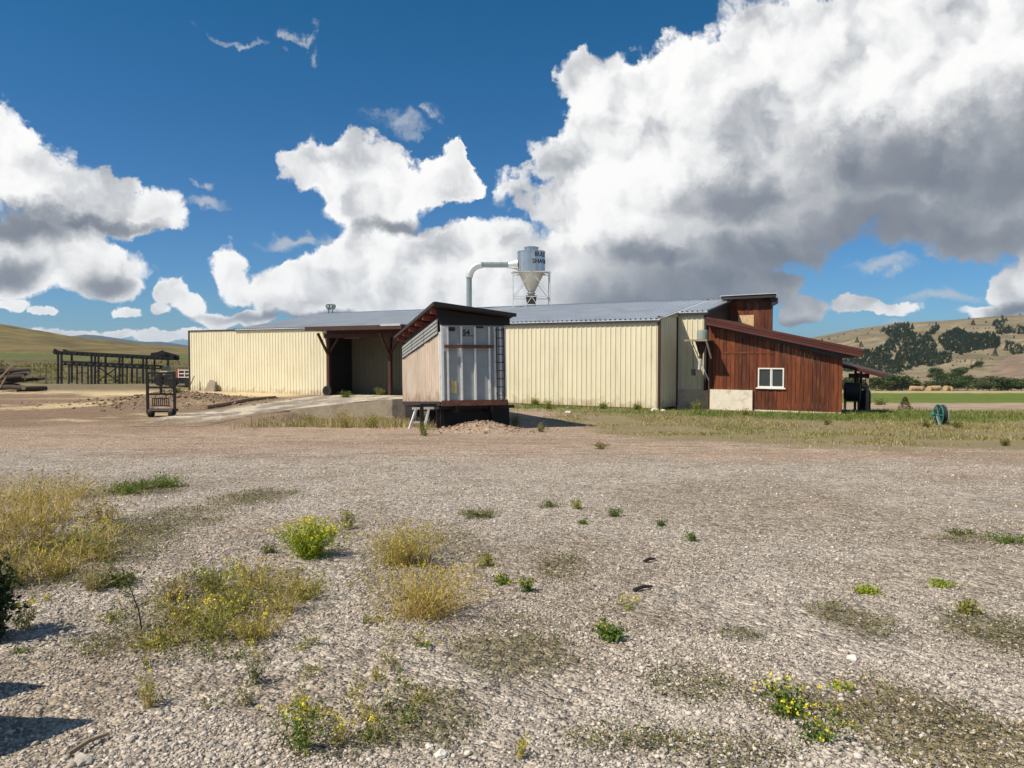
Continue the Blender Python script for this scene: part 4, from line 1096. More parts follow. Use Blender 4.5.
b = MB(); b.box(.0, L - .05, 0, W, L, 2.9); b.build('rear_door', M['dkrust'], tr)
b = MB(); b.box(.03, .08, -.02, W - .04, L - .05, .02); b.box(.03, .1, 2.86, W - .04, L - .05, 2.9); b.build('floor', M['wood'], tr)
b = MB(); b.box(-.06, .05, -.14, .02, L, .02); b.build('side_rail', M['dkrust'], tr)
b = MB(); b.box(W - .02, .05, -.14, W + .05, L, .02); b.build('side_rail', M['dkrust'], tr)
# lean-to roof
rz = lambda x, y: 3.60 - .125 * x - .046 * y
b = MB(); n = len(b.v); X0, X1, Y0, Y1 = -.34, W + .22, -.62, L + .3
c8 = [(X0, Y0), (X1, Y0), (X1, Y1), (X0, Y1)]
b.v += [(x, y, rz(x, y) - .07) for x, y in c8] + [(x, y, rz(x, y)) for x, y in c8]
b.f += [(0, 3, 2, 1), (4, 5, 6, 7), (0, 1, 5, 4), (1, 2, 6, 5), (2, 3, 7, 6), (3, 0, 4, 7)]
rfo = b.build('roof', M['dkrust'], tr)
b = MB(); b.beam((X0, Y0 - .03, rz(X0, Y0) - .06), (X1, Y0 - .03, rz(X1, Y0) - .06), .05, .13); b.build('fascia', M['black'], rfo)
b = MB(); b.beam((X0 - .03, Y0, rz(X0, Y0) - .07), (X0 - .03, Y1, rz(X0, Y1) - .07), .05, .12); b.build('fascia', M['dkrust'], rfo)
for k in range(6):
    y = .30 + k * 1.66
    q = MB(); q.beam((X0 + .03, y, rz(X0 + .03, y) - .18), (X1 - .05, y, rz(X1 - .05, y) - .18), .09, .20); q.build('rafter', M['redpaint'], rfo)
b = MB(); b.prism([(X0 + .2, rz(.0, .05) - .12), (X1 - .06, rz(X1, .05) - .10), (X1 - .06, H + .02), (.0, H + .02), (X0 + .2, H + .35)], .0, .05); b.build('gable_board', M['black'], rfo)
b = MB(); b.box(.02, .06, 2.9, .08, L - .1, 3.2); b.box(W - .1, .06, 2.9, W - .04, L - .1, 3.05); b.build('wall_plate', M['dkrust'], rfo)
# under the floor
b = MB()
for x in (.55, W - .65): b.box(x, .05, -.42, x + .12, L - .1, -.03)
for k in range(9): b.box(.1, .25 + k, -.16, W - .1, .33 + k, -.025)
b.build('chassis', M['black'], tr)
def ground_local(x, y):
    p = Matrix.Translation((-2.63, 28.7, -.19)) @ Matrix.Rotation(TH, 4, 'Z') @ Matrix.Rotation(TILT, 4, 'X')
    lo, hi = 0.0, -4.0
    for _ in range(40):
        mid = (lo + hi) / 2; w = p @ Vector((x, y, mid))
        if w.z > zs(w.x, w.y): lo = mid
        else: hi = mid
    return lo
gl = lambda x, y: ground_local(x, y) - .03
for x in (.22, W - .3):
    q = MB(); q.box(x - .07, .95, gl(x, 1), x + .07, 1.09, -.05); q.box(x - .16, .88, gl(x, 1), x + .16, 1.16, gl(x, 1) + .06); q.build('landing_leg', M['black'], tr)
q = MB(); q.beam((-.85, 1.5, -.24), (.0, 1.5, -.24), .09); q.beam((-.70, 1.5, -.24), (-1.0, 1.4, gl(-1.0, 1.4)), .08); q.beam((-.20, 1.5, -.24), (-.42, 1.4, gl(-.4, 1.4)), .08); q.beam((-.85, 1.45, -.78), (-.30, 1.45, -.78), .08); q.build('prop_stand', M['alupost'], tr)
q = MB(); q.box(-.68, .72, gl(-.6, .8), -.55, .85, -.10); q.box(-.68, .73, -.18, .0, .84, -.06); q.build('landing_leg', M['black'], tr)
q = MB(); q.box(.05, 1.25, -1.0, W + .45, 1.33, -.16); q.build('skirt_board', M['black'], tr)
q = MB(); q.box(.3, 4.0, -1.0, W - .3, 4.1, -.4); q.build('skirt_board', M['black'], tr)
q = MB(); q.box(-.0, 5.4, -.75, .05, 8.6, -.16); q.build('skirt_board', M['black'], tr)
q = MB(); q.box(-.05, .3, -.28, W + .38, 1.2, -.165); q.build('deck', M['black'], tr)
for y in (6.3, 7.5):
    for x in (.1, W - .42):
        r = .47; zc = min(gl(x, y) + r, -.45)
        q = MB(); q.lathe([(.22, 0), (r - .05, .0), (r, .06), (r, .25), (r - .05, .31), (.22, .31)], 22, (x, y, zc), 'x'); wq = q.build('wheel', M['rubber'], tr, smooth=True)
        q = MB(); q.lathe([(.02, .06), (.22, .04), (.22, .27), (.02, .25)], 16, (x, y, zc), 'x'); q.build('rim', M['dkrust'], wq)

# ------------------------------------------------------------------ retaining wall of the dock well
rw = MB(); pts = [(-11.6, 40.05), (-10.05, 40.3), (-6.4, 40.9), (-5.6, 41.5), (-5.6, 50.5)]
tops = [float(z_nowell(x, y) + ramp(x, y)) + .05 for x, y in ((-11.5, 40.3), (-10.05, 40.6), (-6.44, 41.2), (-5.75, 41.8), (-5.75, 50.5))]
for k in range(len(pts) - 1):
    (xa, ya), (xb, yb_) = pts[k], pts[k + 1]
    d = Vector((xb - xa, yb_ - ya, 0)).normalized(); nl = Vector((-d.y, d.x, 0)) * .34
    A, Bq = Vector((xa, ya, 0)), Vector((xb, yb_, 0)) + d * .02
    n = len(rw.v)
    for q, z1 in ((A, tops[k]), (Bq, tops[k + 1])):
        rw.v += [(q.x, q.y, -3.2), (q.x + nl.x, q.y + nl.y, -3.2), (q.x + nl.x, q.y + nl.y, z1), (q.x, q.y, z1)]
    rw.f += [tuple(n + i for i in f) for f in ((0, 1, 2, 3), (7, 6, 5, 4), (0, 4, 5, 1), (1, 5, 6, 2), (2, 6, 7, 3), (3, 7, 4, 0))]
wq = rw.build('retaining_wall', M['conc'], origin=(-11.4, 44, -1.4))
tag(wq, 'weathered concrete retaining wall holding up the gravel drive beside the trailer', 'retaining wall')
# log kerb on the far side of the drive
b = MB(); kp = [(-16.6, 41.6), (-16.35, 43.3), (-16.0, 46.5), (-15.6, 50.6)]
b.path([(x, y, float(z_nowell(x, y)) + .10) for x, y in kp], [.11, .12, .11, .09], 10)
o = b.build('kerb_log', M['wood'], origin=(-16.2, 45, -1.3), smooth=True); tag(o, 'long pale log lying as a kerb along the gravel drive', 'log')

# ------------------------------------------------------------------ things by the walls
w = at(327.5, 394.5, 54.0); zt_ = zs(w[0], w[1])
ty = empty('tyre', (w[0], w[1], float(z_nowell(w[0], w[1])) + .36), (0, 0, ROTB + .2), 'black tyre leaning by the timber post of the loading bay', 'tyre')
q = MB(); q.lathe([(.19, -.10), (.33, -.11), (.37, -.06), (.37, .06), (.33, .11), (.19, .10), (.18, 0), (.19, -.10)], 24, (0, 0, 0), 'y'); q.build('tread', M['rubber'], ty, smooth=True)
q = MB(); q.lathe([(.19, -.06), (.13, -.03), (.03, -.04)], 20, (0, 0, 0), 'y'); q.build('rim', M['greyslat'], ty)
w = L2W(-39.2, -.55); q = MB(); q.beam((w.x - .35, w.y - .1, zs(w.x, w.y) - .05), (w.x + .12, w.y + .15, zs(w.x, w.y) + 1.2), .12, .05)
o = q.build('plank', M['brown'], origin=(w.x, w.y, zs(w.x, w.y))); tag(o, 'dark plank leaning on the left end of the cream wall', 'plank')
w = L2W(-37.2, -.45); zz = zs(w.x, w.y)
q = MB(); q.prism([(-.62, -.1), (.62, -.1), (.62, .78), (.0, .95), (-.25, .7)], -.08, .08)
o = q.build('stone_slab', M['paleslab']); o.location = (w.x, w.y, zz); o.rotation_euler = (R(-10), 0, ROTB); tag(o, 'grey brown slab leaning against the cream wall near its left end', 'slab')

# black steel rack by the drive
x, y, z = G(161.5, 417)
rk = empty('rack_cart', (x, y, z), (0, 0, .05), 'tall open black steel cage frame with low grille on small wheels beside the drive', 'rack')
s = y / F; wd = 13.2 * s; ht = 45 * s
b = MB()
for sx in (-1, 1): b.box(sx * wd - .05, -.06, .12, sx * wd + .05, .06, ht)
for zf_ in (1.0, .84, .68, .53): b.box(-wd + .05, -.05, ht * zf_ - .09, wd - .05, .05, ht * zf_)
b.box(-.05, -.045, ht * .53, .05, .045, ht - .09); b.build('frame', M['black'], rk)
b = MB()
for k in range(9): b.box(-wd * .62 + k * wd * .15, -.10, ht * .25, -wd * .62 + k * wd * .15 + .035, -.06, ht * .40)
b.box(-wd * .66, -.11, ht * .24, wd * .66, -.055, ht * .265); b.box(-wd * .60, -.11, ht * .40, wd * .60, -.055, ht * .43); b.build('grille', M['dkrust'], rk)
b = MB(); b.box(-wd * .95, -.16, ht * .11, wd * .95, .5, ht * .17); b.build('deck', M['black'], rk)
b = MB(); b.box(-wd * .9, -.175, ht * .150, wd * .9, -.162, ht * .168); b.build('edge_strip', M['paleslab'], rk)
for sx in (-1, 1):
    q = MB(); q.lathe([(.06, -.1), (.19, -.1), (.21, -.06), (.21, .06), (.19, .1), (.06, .1)], 16, (sx * wd * .76, .0, .19), 'x'); q.build('wheel', M['rubber'], rk, smooth=True)

# ------------------------------------------------------------------ steel trestle on the far left
YT = 76.0
def PT(px, py, Y=YT): return Vector(at(px, py, Y))
tz = zs(*PT(105, 383)[:2])
tq = empty('steel_trestle', (PT(105, 383).x, YT, tz), (0, 0, 0), 'long black steel trestle with two open decks at the edge of the yard', 'trestle')
off = Vector((PT(105, 383).x, YT, tz))
def bar(mb, a, c, w, dy=0.0): mb.beam(PT(*a) - off + Vector((0, dy, 0)), PT(*c) - off + Vector((0, dy, 0)), w)
for dy in (0, 1.6):
    m_ = MB(); bar(m_, (54, 351.4), (171, 357.6), .13, dy); bar(m_, (54, 353.6), (171, 359.8), .13, dy); bar(m_, (54, 349.6), (60, 352), .16, dy)
    for k in range(24):
        px_ = 56 + k * 5; py_ = 351.4 + (px_ - 54) * 6.2 / 117; bar(m_, (px_, py_), (px_, py_ + 2.2), .22, dy)
    m_.build('top_rail', M['black'], tq)
    m_ = MB(); bar(m_, (63, 361.6), (156, 366.4), .15, dy); bar(m_, (63, 364.4), (156, 369.0), .13, dy)
    for k in range(14):
        px_ = 65 + k * 6.8; py_ = 361.6 + (px_ - 63) * .0515; bar(m_, (px_, py_), (px_, py_ + 2.8), .2, dy)
    m_.build('lower_rail', M['black'], tq)
    for px_ in ((58, 61.5, 91.5, 95, 98.5, 119.5, 122.5, 143, 146.5, 168) if dy == 0 else (62.5, 97, 124, 147)):
        m_ = MB(); top_ = 352.2 + (px_ - 54) * 6.4 / 117; bar(m_, (px_, top_), (px_, 384), .15, dy); m_.build('leg', M['black'], tq)
    for px_ in ((69, 77, 88, 127, 137, 152) if dy == 0 else (73, 107)):
        m_ = MB(); bar(m_, (px_, 363.5 + (px_ - 63) * .05), (px_, 384), .11, dy); m_.build('leg', M['black'], tq)
m_ = MB(); bar(m_, (97, 366), (119, 382), .10, 0); bar(m_, (119, 366), (97, 382), .10, 0); m_.build('brace', M['black'], tq)
for k in range(7):
    px_ = 58 + k * 17; py_ = 352.4 + (px_ - 54) * 6.2 / 117
    m_ = MB(); m_.beam(PT(px_, py_) - off, PT(px_, py_) - off + Vector((0, 1.7, 0)), .14); m_.build('cross_beam', M['black'], tq)
m_ = MB(); bar(m_, (55.5, 349), (54, 353), .2); bar(m_, (146, 356.5), (170, 357), .35, 1.0); bar(m_, (149, 354.8), (163, 353.6), .4, .6); bar(m_, (153, 353.6), (158, 352), .35, 1.2); bar(m_, (160, 354), (172, 357.5), .4, 1.4); m_.build('machine_head', M['black'], tq)

# yellow loader behind the trestle
x, y, z = G(168, 384.5); y = 72.0; x = at(166, 384, y)[0]; z = zs(x, y)
ld = empty('wheel_loader', (x, y, z), (0, 0, 0), 'faded yellow wheel loader with its arm lowered beside the trestle', 'loader')
u = y / F
b = MB(); b.prism([(-7 * u, 6 * u), (2 * u, 6 * u), (4 * u, 10 * u), (1 * u, 14.5 * u), (-6 * u, 14.5 * u), (-8 * u, 10 * u)], 0, 1.3); b.build('body', M['loader'], ld)
b = MB(); b.prism([(-3.5 * u, 12 * u), (-2 * u, 13.2 * u), (6 * u, 10 * u), (11 * u, 6 * u), (10 * u, 4.4 * u), (5 * u, 8 * u)], -.25, .0); b.build('arm', M['loader'], ld)
b = MB(); b.prism([(-6 * u, 14.5 * u), (0, 14.5 * u), (-.5 * u, 19 * u), (-5 * u, 19 * u)], .25, 1.1); b.build('cab', M['glass'], ld)
b = MB(); b.prism([(9 * u, 6.6 * u), (12 * u, 6 * u), (12 * u, 2 * u), (8.4 * u, 1.6 * u), (9.6 * u, 4 * u)], -.5, 1.8); b.build('bucket', M['dkrust'], ld)
for xx in (-5, 3.2):
    for yy in (-.25, 1.2):
        q = MB(); q.lathe([(.1, -.2), (.5, -.2), (.56, -.12), (.56, .12), (.5, .2), (.1, .2)], 18, (xx * u, yy, .55), 'y'); q.build('wheel', M['rubber'], ld, smooth=True)
# dark truck with a pale rack body
y = 69.0; x = at(185, 384, y)[0]; z = zs(x, y); u = y / F
tk2 = empty('rack_truck', (x, y, z), (0, 0, 0), 'parked dark flatbed truck with white stake rack behind the warehouse corner', 'truck')
b = MB(); b.box(-10 * u, 0, 4 * u, 12 * u, 2.2, 9.5 * u); b.build('bed', M['black'], tk2)
b = MB(); b.box(-16 * u, .1, 4.2 * u, -10.2 * u, 2.1, 9 * u); b.prism([(-16 * u, 9 * u), (-10.4 * u, 9 * u), (-10.4 * u, 16 * u), (-13.2 * u, 16 * u)], .2, 2.0); b.build('cab', M['dkrust'], tk2)
b = MB()
for zz_ in (9.7, 13.2, 16.8): b.box(-6.6 * u, -.03, zz_ * u, 12 * u, .05, (zz_ + 1.0) * u)
for xx in (-6.6, -.5, 5.5, 11): b.box(xx * u, -.05, 9.5 * u, (xx + .8) * u, -.035, 17.8 * u)
b.build('stake_rack', M['white'], tk2)
b = MB(); b.box(-9.5 * u, .0, 9.6 * u, -6.8 * u, 2.1, 18 * u); b.build('headboard', M['redpaint'], tk2)
for xx in (-13, 4, 9.5):
    q = MB(); q.lathe([(.1, -.16), (.40, -.16), (.45, -.1), (.45, .1), (.40, .16), (.1, .16)], 16, (xx * u, .12, .45), 'y'); q.build('wheel', M['rubber'], tk2, smooth=True)

# ------------------------------------------------------------------ heap of old logs and poles, far left
lr = random.Random(4)
def log(px, py, Y, ln, rad, yaw, rise, label, grp='old logs heaped at the left edge of the yard'):
    w = at(px, py, Y); gz = zs(w[0], w[1])
    z = max(w[2], gz + rad)
    e = empty('log', (w[0], w[1], z), (0, -rise, yaw), label, 'log', grp)
    q = MB(); q.path([(-ln / 2, 0, 0), (-ln * .1, 0, lr.uniform(-.05, .05)), (ln / 2, 0, 0)], [rad, rad * .97, rad * .88], 10); q.build('trunk', M['log'], e, smooth=True)
    for sgn, rr_ in ((-1, rad), (1, rad * .88)):
        q = MB(); q.lathe([(rr_ * .96, sgn * (ln / 2 + .006)), (.01, sgn * (ln / 2 + .012))], 10, (0, 0, 0), 'x'); q.build('cut_end', M['logend'], e)
for k in range(14):
    log(-14 + lr.uniform(-14, 24), 368 + k * 1.3, 64 + lr.uniform(-2, 4), lr.uniform(4, 7.5), lr.uniform(.16, .30), lr.uniform(-.35, .35), lr.uniform(-.12, .12), 'dark old log in the heap at the far left of the yard')
log(14, 387.5, 60, 2.6, .20, -.5, 0, 'short grey log lying in front of the log heap, its cut end pale', None)
log(30, 388.6, 60.5, 1.9, .22, .8, 0, 'short thick log with pale cut end lying right of the log heap', None)
log(38, 388.8, 61.5, 1.4, .20, 1.2, 0, 'stubby log with pale end, rightmost by the log heap', None)
for k, (a, c, lab) in enumerate((((-6, 384), (12, 366), 'pale pole leaning steeply across the log heap'), ((0, 388), (9, 372), 'short thin pole leaning on the front of the log heap'), ((2, 391), (30, 389), 'long grey pole lying flat before the log heap'))):
    p0 = Vector(at(*a, 61.0)); p1 = Vector(at(*c, 61.4)); p0.z = max(p0.z, zs(p0.x, p0.y) + .03); p1.z = max(p1.z, zs(p1.x, p1.y) + .06)
    q = MB(); q.tube(p0, p1, .07, .05, 8); o = q.build('pole', M['wood'], origin=tuple(p0)); tag(o, lab, 'pole')

# ------------------------------------------------------------------ hose reel / drum on the right
x, y, z = G(941, 425)
s = y / F
hrl = empty('hose_reel', (x, y, z), (0, 0, R(-4)), 'upright drum reel wound with black hose between teal rims on the grass', 'hose reel')
rad = 10.2 * s
for k, dx in enumerate((-.11, .11)):
    q = MB()
    n = 28
    for i in range(n):
        t0, t1 = 2 * math.pi * i / n, 2 * math.pi * (i + 1) / n
        q.beam((dx, rad * math.cos(t0), rad + rad * math.sin(t0)), (dx, rad * math.cos(t1), rad + rad * math.sin(t1)), .035)
    for i in range(6):
        t = math.pi * i / 3; q.beam((dx, 0, rad), (dx, rad * .98 * math.cos(t), rad + rad * .98 * math.sin(t)), .04)
    q.build('rim', M['teal'] if k == 0 else M['greenpaint'], hrl)
q = MB(); q.lathe([(rad * .30, -.085)] + [(rad * (.93 + .05 * (i % 2)), -.085 + .17 * i / 8) for i in range(9)] + [(rad * .30, .085)], 26, (0, 0, rad), 'x'); q.build('hose', M['rubber'], hrl, smooth=True)
q = MB(); q.beam((-.20, -.3, 0), (-.20, 0, rad), .05); q.beam((-.20, .3, 0), (-.20, 0, rad), .05); q.beam((.20, -.3, 0), (.20, 0, rad), .05); q.beam((.20, .3, 0), (.20, 0, rad), .05); q.tube((-.24, 0, rad), (.24, 0, rad), .04); q.build('stand', M['greenpaint'], hrl)
q = MB(); q.tube((-.36, -.06, rad * 1.05), (-.20, 0, rad), .05); q.lathe([(.07, -.04), (.09, 0), (.07, .04)], 12, (-.37, -.06, rad * 1.06), 'x'); q.build('motor', M['teal'], hrl)
# ------------------------------------------------------------------ loose gravel
_ico = None
def ico():
    t = (1 + 5 ** .5) / 2
    v = np.array([(-1, t, 0), (1, t, 0), (-1, -t, 0), (1, -t, 0), (0, -1, t), (0, 1, t), (0, -1, -t), (0, 1, -t), (t, 0, -1), (t, 0, 1), (-t, 0, -1), (-t, 0, 1)], float)
    v /= np.linalg.norm(v[0])
    f = np.array([(0, 11, 5), (0, 5, 1), (0, 1, 7), (0, 7, 10), (0, 10, 11), (1, 5, 9), (5, 11, 4), (11, 10, 2), (10, 7, 6), (7, 1, 8), (3, 9, 4), (3, 4, 2), (3, 2, 6), (3, 6, 8), (3, 8, 9), (4, 9, 5), (2, 4, 11), (6, 2, 10), (8, 6, 7), (9, 8, 1)])
    return v, f
def stones(name, P, size, rng, m, label, flat=.62, octa=False):
    v, f = ico(); N = len(P)
    if octa:
        v = np.array([(1, 0, 0), (0, 1, 0), (-1, 0, 0), (0, -1, 0), (.1, .1, .9), (-.1, 0, -1)], float); f = np.array([(0, 1, 4), (1, 2, 4), (2, 3, 4), (3, 0, 4), (1, 0, 5), (2, 1, 5), (3, 2, 5), (0, 3, 5)])
    J = 1 + rng.uniform(-.38, .38, (N, len(v), 1))
    sc = np.stack([rng.uniform(.7, 1.35, N), rng.uniform(.6, 1.1, N), rng.uniform(.35, .8, N) * flat / .62], 1)
    a = rng.uniform(0, 6.283, N); ca, sa = np.cos(a), np.sin(a)
    tx = rng.uniform(-.4, .4, N)
    W = v[None] * J * sc[:, None] * size[:, None, None]
    Yt = W[..., 1] * np.cos(tx)[:, None] - W[..., 2] * np.sin(tx)[:, None]; Zt = W[..., 1] * np.sin(tx)[:, None] + W[..., 2] * np.cos(tx)[:, None]
    Xr = W[..., 0] * ca[:, None] - Yt * sa[:, None]; Yr = W[..., 0] * sa[:, None] + Yt * ca[:, None]
    V = np.stack([Xr, Yr, Zt], -1) + P[:, None]
    Fa = (f[None] + (np.arange(N) * len(v))[:, None, None]).reshape(-1, 3)
    o = mesh_np(name, V.reshape(-1, 3), Fa, m)
    if label: tag(o, label, 'gravel', kind='stuff')
    return o
rng = np.random.default_rng(21)
def scatter(n, r0, r1, amax, pw=1.0):
    """points on the ground, denser near by"""
    r = np.exp(rng.uniform(np.log(r0), np.log(r1), n)); a = np.radians(rng.uniform(-amax, amax, n))
    x, y = r * np.sin(a), r * np.cos(a)
    return x, y
for near, cnt, r0, r1 in ((True, 95000, 1.9, 5.0), (False, 230000, 4.8, 27)):
    x, y = scatter(cnt, r0, r1, 43)
    sz = np.exp(rng.normal(np.log(.0054), .50, len(x))).clip(.0025, .022) * np.interp(np.hypot(x, y), [2, 6, 14, 27], [.9, 1.1, 1.5, 2.0])
    keep = rng.random(len(x)) < (.14 + .86 * sstep(.40, .64, fbm(x, y, .9, 4)) if near else .30 + .85 * sstep(.36, .62, fbm(x, y, .9, 4)))
    for (cx_, cy__, rx_, ry_, a_) in MATS: keep &= ~((np.hypot((x - cx_) / rx_, (y - cy__) / ry_) < .8) & (rng.random(len(x)) < .6 * a_))
    keep &= rng.random(len(x)) > np.maximum(grass_w(x, y), .65 * sstep(14, 18, y))
    x, y, sz = x[keep], y[keep], sz[keep]
    stones('gravel', np.stack([x, y, zf(x, y) + sz * .2], 1), sz, rng, M['stones'], 'loose grey and tan crushed gravel covering the near yard' if near else 'finer grey gravel and grit over the middle of the yard', octa=not near)
CLOD = mat('soil_clods', (.27, .19, .12), .95, var=.2, island=.45)
# stones on the heap in front of the trailer
n = 700; x = rng.normal(-1.1, .95, n); y = rng.normal(28.2, .6, n); sz = np.exp(rng.normal(np.log(.022), .5, n)).clip(.01, .07)
stones('heap_gravel', np.stack([x, y, zf(x, y) + sz * .3], 1), sz, rng, CLOD, 'stony gravel heaped in front of the dark underside of the trailer')
n = 1500; x = rng.normal(-20.3, 3.3, n); y = rng.normal(46.8, 2.4, n); sz = np.exp(rng.normal(np.log(.045), .5, n)).clip(.02, .15)
stones('soil_clods', np.stack([x, y, zf(x, y) + sz * .3], 1), sz, rng, CLOD, 'brown clods of soil on the low spoil heap left of the drive')

# single stones one can pick out
def rock(px, py, wpx, label, m=M['rock'], seed=0, grp=None, name='rock', hh=.6):
    x, y, z = G(px, py); s = y / F; r = random.Random(seed)
    v, f = ico(); k = wpx * s / 2
    import bmesh
    bm = bmesh.new(); bmesh.ops.create_icosphere(bm, subdivisions=2, radius=1)
    for q in bm.verts:
        c = q.co
        d = 1 + .22 * math.sin(c.x * 3 + seed) * math.cos(c.y * 4 - seed) + r.uniform(-.08, .08)
        q.co = Vector((c.x * k * d, c.y * k * .8 * d, c.z * k * hh * d))
    me = bpy.data.meshes.new(name); bm.to_mesh(me); bm.free(); me.materials.append(m)
    o = bpy.data.objects.new(name, me); COL.objects.link(o); o.location = (x, y, z + k * hh * .35); o.rotation_euler = (0, 0, r.uniform(0, 6))
    return tag(o, label, 'rock', grp)
PALE = mat('white_rock', (.66, .63, .56), .85, var=.12, vscale=12, bump=.4, bscale=50)
rock(441, 757, 16, 'pale angular stone, larger of the two at the bottom edge in the gravel', PALE, 1)
rock(429, 748, 11, 'pale small stone touching the larger pale stone at the bottom edge', PALE, 2)
rock(568, 413.5, 7, 'white block of rubble on the grass before the long cream wall', PALE, 3)
rock(655, 411, 8, 'pale lump of rubble at the foot of the brown wall corner', PALE, 4)
rock(663, 411.5, 6, 'small pale lump right of the rubble at the brown wall corner', PALE, 5)
rock(853, 660, 13, 'round pale stone in the gravel left of the yellow flowered weed at lower right', PALE, 6)
rock(645, 715, 11, 'pale stone in a loose line of stones near the bottom centre', PALE, 7) if False else None
rock(131, 741, 13, 'flat pale stone in the gravel just right of the dark pointed shadow', M['rock'], 8)
rock(92, 733, 8, 'white pebble at the edge of the pointed shadow', PALE, 9)
rock(83, 763, 22, 'large buff stone at the bottom left edge, below the grey stick', M['rock'], 10)
rock(680, 718, 10, 'pale stone, leftmost of the three stones right of bottom centre', M['rock'], 11)
rock(697, 720, 10, 'pale stone, middle one of the three stones right of bottom centre', M['rock'], 12)
rock(717, 722, 9, 'pale stone, rightmost of the three stones right of bottom centre', M['rock'], 13)
rock(663, 753, 12, 'rounded whitish stone alone near the bottom edge right of centre', M['rock'], 14)
# added out of view to the left: boulder pair, only for the shadow across the corner
def shadow_caster(x, y, h, r, label, seed):
    v, f = ico()
    import bmesh
    bm = bmesh.new(); bmesh.ops.create_icosphere(bm, subdivisions=3, radius=1); g = random.Random(seed)
    for q in bm.verts:
        t = (q.co.z + 1) / 2; w = r * (1 - t) ** .95 * (1 + .30 * math.sin(7 * q.co.x + 3 * q.co.z + seed) + g.uniform(-.16, .16)); a = math.atan2(q.co.y, q.co.x)
        q.co = Vector((math.cos(a) * w, math.sin(a) * w, h * t)) if t < .999 else Vector((0, 0, h))
    me = bpy.data.meshes.new('shadow_caster'); bm.to_mesh(me); bm.free(); me.materials.append(M['paleslab'])
    o = bpy.data.objects.new('shadow_caster', me); COL.objects.link(o); o.location = (x, y, zs(x, y) - .05); return tag(o, label, 'shadow_caster')
shadow_caster(-2.92, 3.20, 1.26, .46, 'tall pointed grey boulder added just outside the view to shade the lower left corner', 3)
shadow_caster(-3.26, 3.70, 1.06, .40, 'smaller pointed grey boulder added just outside the view to shade the left edge', 5)
for k, (a, c, lab, w_) in enumerate((((68, 758), (108, 738), 'grey dry stick lying on the gravel at lower left', .012), ((634, 592), (652, 589), 'short dark twig on open gravel right of centre', .016), ((644, 563), (655, 561), 'small dark twig higher up on the open gravel', .015))):
    p0 = Vector(G(*a)); p1 = Vector(G(*c)); p0.z += .015; p1.z += .02; mid = (p0 + p1) / 2; mid.z += .012
    q = MB(); q.path([p0, mid, p1], [w_, w_ * .9, w_ * .6], 7); o = q.build('stick', M['wood'] if k == 0 else M['dkrust'], origin=tuple(p0)); tag(o, lab, 'stick')

